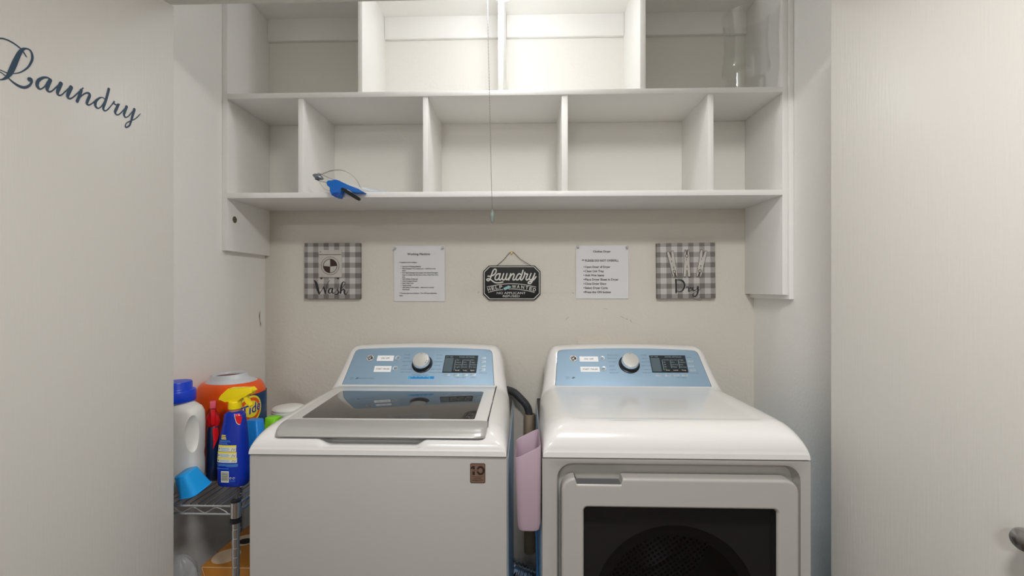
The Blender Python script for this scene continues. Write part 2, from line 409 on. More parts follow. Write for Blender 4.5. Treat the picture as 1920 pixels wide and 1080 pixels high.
# vinyl lettering on the left leaf (distance from the track edge, height, stroke width)
LAUNDRY = [
[(0.3374,1.775,0.0015),(0.3323,1.7741,0.0017),(0.3271,1.7738,0.0018),(0.3157,1.7776,0.0018),(0.306,1.7853,0.0024),(0.296,1.7991,0.0035),(0.29,1.8153,0.0046),(0.289,1.8266,0.0048),(0.292,1.8358,0.0035),(0.298,1.8371,0.0027),(0.304,1.8323,0.006),(0.3089,1.8222,0.0086),(0.3138,1.8067,0.0102),(0.3181,1.7916,0.011),(0.3224,1.7773,0.0101),(0.3271,1.7661,0.0067),(0.3327,1.7587,0.0036),(0.3374,1.7556,0.002),(0.3429,1.7545,0.0015),(0.3469,1.7574,0.0015),(0.3469,1.7644,0.0015),(0.3429,1.7694,0.0015),(0.3374,1.7709,0.0015),(0.3299,1.7665,0.0017),(0.3248,1.7632,0.0023),(0.3176,1.7578,0.0037),(0.3089,1.7543,0.005),(0.301,1.7553,0.0053),(0.294,1.7619,0.0046),(0.2902,1.7709,0.0046),(0.2912,1.7761,0.0067),(0.2935,1.7751,0.0088)],
[(0.3607,1.8057,0.0012),(0.351,1.825,0.0018),(0.3374,1.8378,0.0026),(0.3281,1.84,0.0028),(0.3186,1.8384,0.0029),(0.3099,1.8342,0.0029),(0.305,1.8301,0.0026),(0.301,1.8247,0.0024),(0.298,1.8195,0.0019)],
[(0.2586,1.7888,0.003),(0.264,1.7915,0.0033),(0.2714,1.7882,0.0049),(0.2787,1.7799,0.0068),(0.2814,1.7706,0.007),(0.2797,1.7638,0.0057),(0.2756,1.7624,0.003),(0.2693,1.7702,0.0025),(0.264,1.7835,0.0025),(0.2607,1.7876,0.0025)],
[(0.2599,1.788,0.008),(0.2634,1.7754,0.008),(0.265,1.7665,0.0069),(0.2618,1.7623,0.0039),(0.2564,1.7666,0.0028),(0.251,1.7751,0.0028),(0.2433,1.7874,0.0028)],
[(0.2416,1.7884,0.0087),(0.2449,1.7776,0.0084),(0.2474,1.7668,0.007),(0.2455,1.7615,0.0039),(0.2405,1.764,0.0028),(0.2343,1.7735,0.0028),(0.2252,1.7875,0.0029)],
[(0.2237,1.7876,0.0089),(0.2272,1.7764,0.0086),(0.2298,1.7654,0.0071),(0.2269,1.7611,0.004),(0.2217,1.765,0.0029),(0.2165,1.7721,0.0029),(0.2077,1.7858,0.0029),(0.2017,1.7949,0.0029)],
[(0.2051,1.7884,0.0071),(0.2086,1.7746,0.0069),(0.2126,1.7608,0.0069)],
[(0.2116,1.7624,0.0022),(0.2056,1.7746,0.003),(0.1974,1.785,0.0032),(0.1913,1.7878,0.0047),(0.1892,1.7836,0.0065),(0.1918,1.7739,0.0067),(0.1944,1.7641,0.006),(0.1918,1.7604,0.0035),(0.1871,1.7638,0.0028),(0.1808,1.7719,0.0028),(0.1755,1.7802,0.0028)],
[(0.1593,1.7866,0.0026),(0.1637,1.7887,0.0023),(0.1702,1.7846,0.0041),(0.1766,1.7748,0.0058),(0.1782,1.7653,0.0063),(0.1755,1.7606,0.0048),(0.1713,1.7606,0.0028),(0.1659,1.7674,0.0026),(0.1604,1.7798,0.0026)],
[(0.1511,1.8138,0.0065),(0.1549,1.7948,0.0064),(0.1593,1.7763,0.0064),(0.1624,1.7636,0.0056),(0.1593,1.759,0.0033),(0.1538,1.7636,0.0028),(0.1472,1.7745,0.0026),(0.1427,1.7827,0.0029),(0.1398,1.7881,0.0034)],
[(0.1404,1.7882,0.0037),(0.1398,1.7831,0.0037),(0.1347,1.7822,0.0031),(0.1284,1.7862,0.0021)],
[(0.1313,1.7842,0.0063),(0.1359,1.7709,0.0071),(0.1381,1.7635,0.006),(0.1353,1.7587,0.0034),(0.1307,1.7603,0.0029),(0.1243,1.7686,0.0029),(0.1161,1.7822,0.0029)],
[(0.1135,1.7859,0.0072),(0.1179,1.7709,0.0069),(0.1191,1.7638,0.0056),(0.1161,1.7589,0.0032),(0.1102,1.763,0.0027),(0.1042,1.7726,0.0027),(0.0975,1.784,0.0027)],
[(0.0963,1.7856,0.0073),(0.1006,1.7678,0.0065),(0.1042,1.7517,0.0051),(0.1078,1.741,0.004),(0.1149,1.7346,0.0037),(0.1161,1.7396,0.0027),(0.1126,1.7468,0.0027),(0.1042,1.7544,0.0027),(0.0957,1.7614,0.0024),(0.0883,1.7708,0.0022),(0.0828,1.7796,0.0016)]
]
bm = new(); FD = Fr((0, 0, 0), (1, 0, 0), (0, 0, 1), (0, 1, 0))
for s in LAUNDRY: ribbon(bm, FD, s, 0.0006, q=0.806, n=7)
finish('lettering', bm, DECAL, dl, smooth=0, local=True, recalc=False, label='navy script vinyl lettering reading Laundry')
bm = new();  
MK = Matrix.Translation((0.389, 0, 0.901)) @ Matrix.Rotation(PI/2, 4, 'X')
lathe(bm, [(0.012, 0.0), (0.011, 0.006), (0.008, 0.012), (0.008, 0.018), (0.014, 0.024), (0.019, 0.031), (0.0205, 0.038), (0.0185, 0.044), (0.012, 0.048), (0.004, 0.0495)], 28, MK)
finish('knob', bm, STEEL, dr, local=True, label='brushed metal knob')

# ------------------------------------------------------------------ shelf unit
sh = thing('storage_shelf', 'white built-in cubby shelf unit spanning the closet above both appliances', 'shelf', (-0.09, 1.76, 1.3))
XL, XR, YF, YB = -1.082, 0.9036, 1.625, 1.9
bm = new(); box(bm, -1.1024, XL, YF, YB, 1.476, ZC, bev=0.0015)
lb = finish('side_board', bm, SHELF, sh)
bm = new(); lathe(bm, [(0.0125, 0.0), (0.0125, 0.0012)], 20, Matrix.Translation((XL-0.0007, 1.6661, 1.5945)) @ Matrix.Rotation(PI/2, 4, 'Y'))
finish('peg_hole', bm, HOLE, lb, label='round drilled hole')
finish('side_board', box(new(), XR, XR+0.019, YF, YB, 1.316, ZC, bev=0.0015), SHELF, sh)
finish('trim_strip', box(new(), XR+0.0195, 0.9402, YF-0.006, YB, 1.300, ZC, bev=0.002), SHELF, sh)
for z0, z1 in ((1.6655, 1.6855), (2.0265, 2.046)):
    finish('shelf_board', box(new(), XL+0.0002, XR-0.0002, YF-0.004, YB, z0, z1, bev=0.0025), SHELF, sh)
for z0, z1 in ((1.686, 2.026), (2.0465, 2.3775)): finish('back_panel', box(new(), XL+.0004, XR-.0004, YB-.0032, YB-.0008, z0, z1), BACKP, sh, smooth=0)
for a, b in ((-0.6030, -0.5865), (-0.0965, -0.0777), (0.4075, 0.4272)):
    finish('divider', box(new(), a, b, YF, YB, 2.046, ZC, bev=0.0012), SHELF, sh)
for a, b in ((-0.8213, -0.8027), (-0.3673, -0.3488), (0.1301, 0.1520), (0.6461, 0.6647)):
    finish('divider', box(new(), a, b, YF, YB, 1.6855, 2.0265, bev=0.0012), SHELF, sh)
for a, b in ((XL, -0.603), (-0.5865, -0.0965), (-0.0777, 0.4075), (0.4272, XR)):
    finish('cleat', box(new(), a+0.0005, b-0.0005, YB-0.019, YB, 2.378, ZC, bev=0.0015), SHELF, sh)

# ------------------------------------------------------------------ vase on the top shelf
bm = new(); cx, cy, z0 = 0.8145, 1.706, 2.0462
outer = [(0.052, 0.0), (0.0635, 0.002), (0.066, 0.008), (0.0655, 0.04), (0.0665, 0.074), (0.0695, 0.080), (0.0785, 0.086), (0.0812, 0.094), (0.0800, 0.112), (0.0755, 0.145), (0.0728, 0.185), (0.0735, 0.225), (0.0775, 0.265), (0.083, 0.298)]
inner = [(0.0805, 0.298), (0.0750, 0.265), (0.0710, 0.225), (0.0703, 0.185), (0.0730, 0.145), (0.0772, 0.112), (0.0780, 0.098), (0.0740, 0.090), (0.0650, 0.084), (0.0625, 0.074), (0.0620, 0.012), (0.050, 0.008)]
lathe(bm, outer + inner, 56, Matrix.Translation((cx, cy, z0)))
finish('glass_vase', bm, CLEAR, cat='vase', label='tall clear glass flared vase standing on the top shelf at right', smooth=50)

# ------------------------------------------------------------------ blue strap tool lying over the shelf edge
T = thing('strap_tool', 'blue pistol-grip tool with steel band lying over the lower shelf edge', 'tool', (-0.65, 1.61, 1.686))
FT = XZ((0, 1.60, 0))
body = [(-0.6995, 1.7156), (-0.6953, 1.7192), (-0.6849, 1.7198), (-0.6785, 1.7186), (-0.6753, 1.7225), (-0.6689, 1.7225), (-0.6657, 1.7209), (-0.6577, 1.7201), (-0.6545, 1.7174), (-0.6434, 1.7129), (-0.6194, 1.7016), (-0.5875, 1.6896), (-0.5668, 1.6776), (-0.5684, 1.6753), (-0.6066, 1.6755), (-0.6194, 1.6843), (-0.637, 1.6939), (-0.645, 1.6915), (-0.649, 1.6789), (-0.6545, 1.6592), (-0.6673, 1.6601), (-0.6817, 1.6673), (-0.6889, 1.6815), (-0.6873, 1.6942), (-0.6913, 1.6981), (-0.6977, 1.7021), (-0.7005, 1.7085)]
bm = new(); prism(bm, FT, body[::-1], -0.014, 0.014, bev=0.0012); finish('body', bm, BLUE, T)
bm = new(); prism(bm, FT, [(-0.6685, 1.6604), (-0.6545, 1.6594), (-0.6505, 1.674), (-0.6575, 1.6772), (-0.6745, 1.6752), (-0.6815, 1.6680)], 0.012, 0.0165, bev=0.001); finish('grip_cap', bm, BLUED, T, label='dark blue grip end')
bm = new(); lathe(bm, [(0.004, -0.018), (0.009, -0.016), (0.0105, -0.01), (0.0105, 0.0), (0.008, 0.004)], 20, Matrix.Translation((-0.690, 1.60, 1.7108)) @ Matrix.Rotation(-PI/2-0.25, 4, 'Y') @ Matrix.Translation((0, 0, 0.006))); finish('nozzle', bm, BLUED, T)
bm = new(); ribbon(bm, FT, [(-0.6415, 1.6875, 0.010), (-0.628, 1.680, 0.0125), (-0.606, 1.666, 0.0125), (-0.586, 1.6535, 0.012)], 0.02); r = bmesh.ops.extrude_face_region(bm, geom=bm.faces[:]); bmesh.ops.translate(bm, verts=[v for v in r['geom'] if isinstance(v, bmesh.types.BMVert)], vec=(0, 0.012, 0)); finish('lever', bm, BLACK, T, label='black trigger lever')
bm = new(); MH = Matrix.Translation((-0.7362, 1.60, 1.735)) @ Matrix.Rotation(0.36, 4, 'Y')
lathe(bm, [(0.0005, -0.0125), (0.0075, -0.0125), (0.0085, -0.010), (0.007, -0.009), (0.010, -0.0080), (0.0145, -0.0058), (0.018, -0.0028), (0.0198, 0.0), (0.0185, 0.0030), (0.015, 0.0062), (0.010, 0.0088), (0.0055, 0.0098), (0.0055, 0.0135), (0.0045, 0.0145), (0.0005, 0.0145)], 28, MH); finish('tension_knob', bm, GREYM, T, label='grey metal tension knob')
bm = new()
tube(bm, [(-0.7233, 1.60, 1.7434), (-0.70, 1.60, 1.733), (-0.6753, 1.60, 1.7225)], 0.0009, 6)
tube(bm, [(-0.7314, 1.60, 1.7198), (-0.715, 1.60, 1.717), (-0.6957, 1.60, 1.7135)], 0.0010, 6)
tube(bm, [(-0.733, 1.602, 1.7166), (-0.7137, 1.606, 1.6928), (-0.6913, 1.612, 1.688)], 0.0005, 6)
finish('wire', bm, GREYM, T)
def bandmesh(bm, pts, hw):
    P = catmull(pts, 8)
    a = [bm.verts.new((p[0], p[1]-hw, p[2])) for p in P]; b = [bm.verts.new((p[0], p[1]+hw, p[2]+hw*0.25)) for p in P]
    for i in range(len(P)-1): face(bm, [a[i], a[i+1], b[i+1], b[i]])
    g = bmesh.ops.extrude_face_region(bm, geom=bm.faces[:]); bmesh.ops.translate(bm, verts=[v for v in g['geom'] if isinstance(v, bmesh.types.BMVert)], vec=(0, 0, 0.0006))
def strapmesh(bm, F, pts, th):
    ribbon(bm, F, pts, 0.0, n=8, caps=False); g = bmesh.ops.extrude_face_region(bm, geom=bm.faces[:]); bmesh.ops.translate(bm, verts=[v for v in g['geom'] if isinstance(v, bmesh.types.BMVert)], vec=(0, th, 0))
bm = new(); strapmesh(bm, XZ((0, 1.606, 0)), [(-0.7298, 1.7459, .0024), (-0.7201, 1.7497, .0026), (-0.6913, 1.7598, .0024), (-0.6593, 1.7615, .0018), (-0.6354, 1.7539, .0013), (-0.6146, 1.7395, .0011), (-0.6003, 1.7236, .0010), (-0.5883, 1.6999, .0010)], 0.006); finish('steel_band', bm, STEEL, T, label='thin bent steel band')
bm = new(); strapmesh(bm, Fr((-0.6627, 1.612, 0), Vector((.98, .20, 0)), (0, 0, 1), Vector((.20, -.98, 0))), [(0, 1.7195, .0014), (.068, 1.7040, .0016), (.080, 1.7005, .0050), (.121, 1.6925, .0072), (.163, 1.6895, .0060)], 0.001); finish('steel_strap', bm, GREYM, T)

# ------------------------------------------------------------------ signs and notices on the back wall
def canvas(x0, x1, z0, z1, tilt, label):
    t = thing('canvas_sign', label, 'sign', ((x0+x1)/2, 1.8995, z0), 'gingham laundry canvases')
    t.rotation_euler = (0, tilt, 0)
    o = finish('canvas_panel', box(new(), x0, x1, 1.880, 1.8993, z0, z1, bev=0.0012), GINGHAM, t)
    return t, x1-x0, z1-z0
def artF(x0, z1, px0, py0, sx, sz, y):       # artwork pixels (y down) onto a wall plane
    class A:
        def pt(s, a, b, h=0.0): return Vector((x0 + (a-px0)*sx, y-h, z1 - (-b-py0)*sz))
    return A()
# Wash
t, cw, ch = canvas(-0.9237, -0.6885, 1.2954, 1.5281, 0.0, 'grey gingham canvas sign with a washer motif reading Wash')
s = cw/865; A = artF(-0.9237, 1.5281, 98, 133, s, ch/864, 1.880)
def up(P): return [(a, -b, c) for a, b, c in P]
def upf(P): return [(a, -b) for a, b in P]
bm = new(); prism(bm, A, upf([(330, 243), (683, 243), (683, 668), (330, 668)])[::-1], 0.0, 0.005, bev=0.0006)
mo = finish('washer_motif', bm, MOTIF, t, label='raised wooden washer cutout')
bm = new()
ribbon(bm, A, up([(330, 314, 8), (683, 314, 8)]), 0.0053, caps=False)
ribbon(bm, A, [(a, b, 5) for a, b in circ(508, -488, 138, 40)] + [(508+138, -488, 5)], 0.0053, n=2, caps=False)
ribbon(bm, A, [(a, b, 8) for a, b in circ(508, -490, 106, 40)] + [(508+106, -490, 8)], 0.0053, n=2, caps=False)
for a0 in (0, PI): poly(bm, A, [(508, -500)] + circ(508, -490, 104, 14, a0=a0, a1=a0+PI/2), 0.0054)
poly(bm, A, circ(356, -272, 9, 10, 6), 0.0053)
finish('porthole', bm, BROWN, mo, smooth=0, recalc=False)
for cx in (367, 625):
    bm = new(); prism(bm, A, circ(cx, -680, 15, 12), 0.0002, 0.004); finish('foot', bm, BROWN, mo)
bm = new()
for S in ([(245, 715, 8), (262, 722, 22), (285, 765, 38), (305, 840, 42), (330, 922, 24)], [(330, 922, 12), (365, 875, 10), (400, 812, 8)], [(398, 812, 14), (410, 850, 26), (430, 915, 22)], [(430, 915, 12), (442, 830, 9), (466, 750, 8), (500, 710, 6)],
          [(535, 838, 14), (505, 838, 18), (478, 870, 24), (482, 905, 20), (505, 912, 12), (535, 865, 10)], [(538, 842, 26), (530, 890, 26), (550, 914, 16), (585, 890, 8), (612, 845, 8)],
          [(612, 842, 10), (620, 870, 18), (630, 900, 22), (605, 930, 16), (575, 925, 14)], [(620, 930, 8), (650, 890, 7), (690, 830, 8), (732, 765, 10), (722, 738, 10), (692, 750, 18), (672, 820, 28), (662, 910, 26)],
          [(668, 890, 10), (700, 852, 18), (722, 872, 28), (722, 912, 26), (748, 928, 14), (785, 868, 6)]):
    ribbon(bm, A, up(S), 0.0004)
finish('lettering', bm, INK, t, smooth=0, recalc=False)
# Dry
t, cw, ch = canvas(0.5415, 0.7776, 1.2975, 1.5245, -0.010, 'grey gingham canvas sign with three clothespins reading Dry')
A = artF(0.5415, 1.5245, 100, 80, cw/945, ch/908, 1.880)
def peg(cx, cy, rot, flip, marks):
    P = [(-52, 215), (-20, 215), (0, 100), (20, 215), (52, 215), (55, 150), (46, 0), (44, -40), (50, -60), (42, -150), (34, -222), (10, -226), (4, -150), (-4, -150), (-10, -226), (-34, -222), (-42, -150), (-50, -60), (-44, -40), (-46, 0), (-55, 150)]
    def M(p): a, b = p; b = -b if flip else b; return (cx + a*math.cos(rot) - b*math.sin(rot), -cy + a*math.sin(rot) + b*math.cos(rot))
    bm = new(); Q = [M(p) for p in P]
    prism(bm, A, Q if flip else Q[::-1], 0.0, 0.0045)
    o = finish('clothespin_motif', bm, MOTIF, t)
    bm = new()
    for i in range(len(Q)):
        q2 = Q[(i+1) % len(Q)]; ribbon(bm, A, [Q[i] + (5,), q2 + (5,)], 0.0047, caps=False)
    L = [M((14*math.sin(k*0.7), -150+k*0)) for k in range(1)]
    ribbon(bm, A, [M(p) + (9,) for p in ((-16, -215), (-8, -160), (-22, -125), (0, -100), (22, -125), (8, -160), (16, -215))], 0.0048)
    for (mx, my), ch_ in marks: text(bm, A, ch_, M((mx, my))[0]-10, M((mx, my))[1]-14, 34, 0.0048, bold=0.03)
    finish('outline', bm, BROWN, o, smooth=0, recalc=False)
peg(350, 425, 0.20, False, (((0, 40), '1'), ((0, -60), '0')))
peg(578, 420, 0.0, True, (((0, 50), '2'), ((0, -60), '1')))
peg(812, 420, -0.20, False, (((0, 70), '1'), ((0, -45), '0')))
bm = new()
for S in ([(398, 680, 30), (402, 780, 28), (400, 885, 28)], [(388, 692, 8), (440, 682, 12), (500, 695, 22), (533, 750, 28), (528, 810, 28), (495, 862, 16), (445, 876, 9), (402, 850, 8)],
          [(562, 812, 7), (578, 795, 9), (598, 808, 12), (605, 868, 22)], [(606, 845, 8), (628, 812, 12), (645, 822, 20)], [(605, 868, 12), (640, 858, 7), (672, 812, 7)],
          [(672, 812, 20), (668, 842, 24), (692, 860, 16), (725, 840, 8), (748, 800, 8)], [(752, 800, 30), (750, 880, 28), (722, 945, 18), (682, 952, 12), (668, 925, 10), (705, 888, 7), (760, 860, 6), (800, 825, 5)]):
    ribbon(bm, A, up(S), 0.0050)
finish('lettering', bm, INK, t, smooth=0, recalc=False)
# paper notices
def notice(x0, x1, z0, z1, label, lines):
    t = thing('paper_notice', label, 'notice', ((x0+x1)/2, 1.8992, z0), 'printed instruction sheets')
    bm = new(); n = 12
    rows = []
    for j in range(n+1):
        rows.append([bm.verts.new((x0+(x1-x0)*i/8, 1.8965 - 0.0015*math.sin(PI*j/n)*abs(i-4)/4, z0+(z1-z0)*j/n)) for i in range(9)])
    for j in range(n):
        for i in range(8): face(bm, [rows[j][i], rows[j][i+1], rows[j+1][i+1], rows[j+1][i]])
    g = bmesh.ops.extrude_face_region(bm, geom=bm.faces[:]); bmesh.ops.translate(bm, verts=[v for v in g['geom'] if isinstance(v, bmesh.types.BMVert)], vec=(0, 0.0006, 0))
    finish('paper', bm, PAPER, t)
    bm = new(); F = XZ((x0, 1.8946, z1))
    for x, y, h, s, al, wd in lines: text(bm, F, s, x, -y, h, 0.0, wd, al, bold=0.03)
    finish('printed_text', bm, INK, t, smooth=0, recalc=False, kind='stuff')
    return t
k1 = 0.2140/820   # sheet width over its width in the close look
def L1(x, y, s, wd, h=20, al='l'): return ((x-128)*k1, (y-100)*k1, h*k1, s, al, wd*k1)
notice(-0.5501, -0.3361, 1.2841, 1.5171, 'white sheet of washing machine instructions pinned left of the sign', [
    L1(345, 250, 'Washing Machine', 365, 34),
    L1(212, 377, '** PLEASE DO NOT OVERFILL', 290, 17),
    L1(236, 442, '\u2022', 10), L1(262, 443, 'Open lid of Washing Machine', 303),
    L1(236, 476, '\u2022', 10), L1(262, 476, 'Slide Detergent Tray towards you \u2013 it will have some', 538), L1(262, 509, 'water', 58),
    L1(236, 543, '\u2022', 10), L1(262, 543, 'Pour liquid detergent into proper area labeled Detergent', 580), L1(262, 577, 'Keep at or below the Max Line or Use a Wash Pod in Pod', 578), L1(262, 610, 'area', 46),
    L1(240, 642, '\u2022', 10), L1(264, 643, 'Add Softener (if desired)', 248),
    L1(240, 677, '\u2022', 10), L1(264, 677, 'Close Detergent Drawer', 244),
    L1(240, 711, '\u2022', 10), L1(264, 711, 'Select Wash Cycle', 180),
    L1(240, 745, '\u2022', 10), L1(266, 745, 'Check pockets', 142),
    L1(240, 778, '\u2022', 10), L1(266, 778, 'Add clothes to the washer \u2013 make sure it is evenly', 508), L1(266, 811, 'distributed', 112),
    L1(216, 872, '** If washer gets out of balance \u2013 Turn OFF and redistribute', 608), L1(218, 909, 'items.', 58)])
k2 = 0.2157/882
def L2(x, y, s, wd, h=34): return ((x-137)*k2, (y-97)*k2, h*k2, s, 'l', wd*k2)
notice(0.2116, 0.4273, 1.2958, 1.5162, 'white sheet of clothes dryer instructions pinned right of the sign', [
    L2(424, 214, 'Clothes Dryer', 294, 33), L2(235, 370, '** PLEASE DO NOT OVERFILL', 620, 35)] +
    [L2(262, y, '\u2022', 18) for y in (477, 548, 619, 690, 761, 832, 903)] +
    [L2(288, 477, 'Open Door of Dryer', 424), L2(288, 548, 'Clean Lint Tray', 316), L2(288, 619, 'Add Wet Items', 320), L2(288, 690, 'Place Dryer Sheet in Dryer', 564),
     L2(288, 761, 'Close Dryer Door', 362), L2(288, 832, 'Select Dryer Cycle', 382), L2(288, 903, 'Press the ON button', 434)])
def pin(x, z, y, m, label, r=0.0055, group='clear pushpins'):
    bm = new(); lathe(bm, [(0.0006, -0.0), (0.0006, 0.003), (r, 0.0032), (r, 0.005), (r*0.6, 0.006), (r*0.55, 0.010), (r*0.9, 0.0115), (r*0.8, 0.013)], 14, Matrix.Translation((x, y, z)) @ Matrix.Rotation(PI/2, 4, 'X'))
    return finish('pushpin', bm, m, cat='pushpin', label=label, group=group)
pin(-0.5445, 1.507, 1.8955, CLEARPIN, 'clear pushpin in the top left corner of the washing machine sheet')
pin(-0.3435, 1.509, 1.8955, CLEARPIN, 'clear pushpin in the top right corner of the washing machine sheet')
pin(0.2185, 1.5115, 1.8955, CLEARPIN, 'clear pushpin in the top left corner of the clothes dryer sheet')
pin(0.4205, 1.509, 1.8955, CLEARPIN, 'clear pushpin in the top right corner of the clothes dryer sheet')
pin(-0.0555, 1.4862, 1.8990, BRASS, 'small brass pin the black laundry sign hangs from', 0.004, 'brass pins')
# the black hanging sign
t = thing('hanging_sign', 'black octagonal laundry sign hanging from a cord on the back wall', 'sign', (-0.0555, 1.899, 1.2904))
sx0, sx1, sz0, sz1 = -0.1748, 0.0640, 1.2895, 1.4335
c8 = 0.0245
FS = XZ((0, 1.889, 0))
octo = lambda d, c: [(sx0+d+c, sz0+d), (sx1-d-c, sz0+d), (sx1-d, sz0+d+c), (sx1-d, sz1-d-c), (sx1-d-c, sz1-d), (sx0+d+c, sz1-d), (sx0+d, sz1-d-c), (sx0+d, sz0+d+c)]
bm = new(); prism(bm, FS, octo(0, c8), -0.0095, 0.0, bev=0.0008); finish('sign_board', bm, BLACKMATTE, t)
bm = new(); ringprism(bm, FS, octo(0.0038, c8-0.0015), octo(0.0066, c8-0.0027), 0.0001, 0.0006); finish('border_line', bm, SIGNW, t, smooth=0)
kx = (sx1-sx0)/1660; kz = (sz1-sz0)/990
A = artF(sx0, sz1, 18, 45, kx, kz, 1.889)
bm = new()
for S in ([(160, 350), (240, 350), (330, 312), (385, 250), (400, 180), (372, 148), (325, 172), (285, 250), (255, 340), (222, 430), (180, 480), (138, 470), (130, 440), (165, 425), (230, 442), (300, 490), (370, 532), (470, 540), (590, 518)],
          [(505, 300), (470, 280), (410, 310), (368, 390), (380, 448), (430, 452), (480, 400), (515, 290)], [(518, 278), (490, 380), (485, 440), (515, 458), (560, 420), (590, 360)],
          [(615, 278), (582, 380), (582, 440), (615, 458), (665, 420), (708, 300)], [(712, 278), (682, 390), (688, 445), (725, 445), (765, 400)],
          [(818, 278), (790, 370), (762, 462)], [(778, 420), (825, 335), (880, 285), (918, 300), (905, 370), (880, 440), (912, 460), (960, 425)],
          [(1120, 312), (1070, 280), (1012, 325), (972, 420), (1000, 458), (1050, 438), (1100, 365)], [(1175, 182), (1135, 320), (1100, 425), (1125, 460), (1170, 420), (1212, 335), (1226, 245)],
          [(1222, 240), (1235, 280), (1305, 290)], [(1308, 292), (1270, 390), (1262, 440), (1295, 460), (1345, 420)],
          [(1405, 275), (1362, 390), (1362, 440), (1400, 458), (1450, 410), (1508, 290)], [(1515, 272), (1462, 430), (1420, 530), (1370, 565), (1322, 545), (1342, 512), (1420, 492), (1495, 440), (1548, 365)]):
    ribbon(bm, A, [(a, -b, 36) for a, b in S], 0.0005)
for x, y, r, ch_ in ((205, 768, 17, 'H'), (318, 740, 13, 'E'), (427, 720, 10, 'L'), (540, 702, 6, 'P'), (915, 695, -1, 'W'), (1035, 697, -3, 'A'), (1160, 708, -6, 'N'), (1278, 728, -9, 'T'), (1388, 752, -12, 'E'), (1492, 782, -16, 'D')):
    wd = 118 if ch_ == 'W' else 78
    rr = math.radians(r); text(bm, A, ch_, x + 0, -y, 92, 0.0005, wd, 'c', rot=rr, bold=0.03)
for S in ([(135, 660), (330, 618), (560, 582), (830, 565), (1130, 582), (1350, 618), (1545, 662)], [(175, 810), (330, 770), (470, 745), (590, 733)], [(760, 716), (900, 716), (1130, 738), (1330, 770), (1500, 812)]):
    ribbon(bm, A, [(a, -b, 17) for a, b in S], 0.0005)
text(bm, A, 'NO APPLICANT', 832, -862, 62, 0.0005, 830, 'c', bold=0.012)
text(bm, A, 'REFUSED', 835, -950, 62, 0.0005, 485, 'c', bold=0.012)
finish('lettering', bm, SIGNW, t, smooth=0, recalc=False)
bm = new(); poly(bm, A, upf([(610, 690), (760, 615), (845, 660), (740, 712), (650, 752), (612, 722)])[::-1], 0.0006); finish('soap_print', bm, SOAP, t, smooth=0, recalc=False, label='teal soap bar print')
bm = new(); tube(bm, [(-0.1195, 1.893, 1.432), (-0.09, 1.893, 1.4575), (-0.0555, 1.8965, 1.4905), (-0.02, 1.893, 1.4605), (0.0265, 1.893, 1.432)], 0.0011, 6, n=4); finish('cord', bm, CORD, t)
# access panel on the wall behind the dryer
bm = new(); box(bm, 0.2179, 0.5075, 1.893, 1.8998, 0.93, 1.1232, bev=0.0012)
finish('wall_plate', bm, WALLB, cat='access panel', label='painted rectangular cover plate on the wall behind the dryer console')
# ------------------------------------------------------------------ closet lamp with its pull chain
t = thing('closet_lamp', 'bare bulb closet light on the closet ceiling with a hanging pull chain', 'lamp', (-0.07, 1.465, ZC))
M = Matrix.Translation((-0.07, 1.465, 0))
bm = new(); lathe(bm, [(0.055, ZC-0.0005), (0.055, ZC-0.012), (0.045, ZC-0.022), (0.026, ZC-0.034), (0.022, ZC-0.095), (0.019, ZC-0.112)], 32, M); finish('lamp_base', bm, WHITE, t)
bm = new(); rr = BULB_R; zb = 2.312
lathe(bm, [(0.0145, ZC-0.110), (0.0155, zb+rr*0.93)] + [(max(rr*math.sin(a), 0.0005), zb+rr*math.cos(a)) for a in [0.42+i*(PI-0.42)/14 for i in range(15)]], 28, M); finish('light_bulb', bm, BULB, t)
bm = new(); pth = [(-0.090, 1.472, 2.372), (-0.122, 1.492, 2.355), (-0.124, 1.496, 2.30), (-0.118, 1.50, 2.00), (-0.1125, 1.50, 1.75), (-0.1085, 1.50, 1.597)]
P = catmull(pth, 60); tube(bm, P, lambda f, i: 0.0013 if i % 2 else 0.0005, 6, n=1); finish('pull_chain', bm, STEEL, t, smooth=0)
bm = new(); lathe(bm, [(0.001, 0.0), (0.0042, 0.002), (0.0068, 0.012), (0.0078, 0.022), (0.0066, 0.032), (0.0035, 0.039), (0.0018, 0.043)], 18, Matrix.Translation((-0.1085, 1.50, 1.555))); finish('chain_pull', bm, mat('pull_green_glass', '8c9b94', 0.15, alpha=0.75), t, label='smoky green chain pull')
# room lamp above the camera; the second fitting is added for the fill light
for (x, y, r), lb_ in (((0.28, 0.15, 0.19), 'round flush ceiling lamp in the room just outside the closet'), ((-0.6, -1.9, 0.27), 'larger round fill light added unseen on the ceiling further back in the room')):
    t = thing('ceiling_light', lb_, 'lamp', (x, y, ZC))
    M = Matrix.Translation((x, y, 0))
    bm = new(); lathe(bm, [(r, ZC-0.0005), (r, ZC-0.03), (r-0.012, ZC-0.03)], 40, M); finish('lamp_rim', bm, LAMPRIM, t)
    bm = new(); lathe(bm, [(r-0.013, ZC-0.028), (r-0.02, ZC-0.045), (r*0.6, ZC-0.056), (0.001, ZC-0.06)], 40, M, cap0=False); finish('diffuser', bm, LAMPGLASS, t)

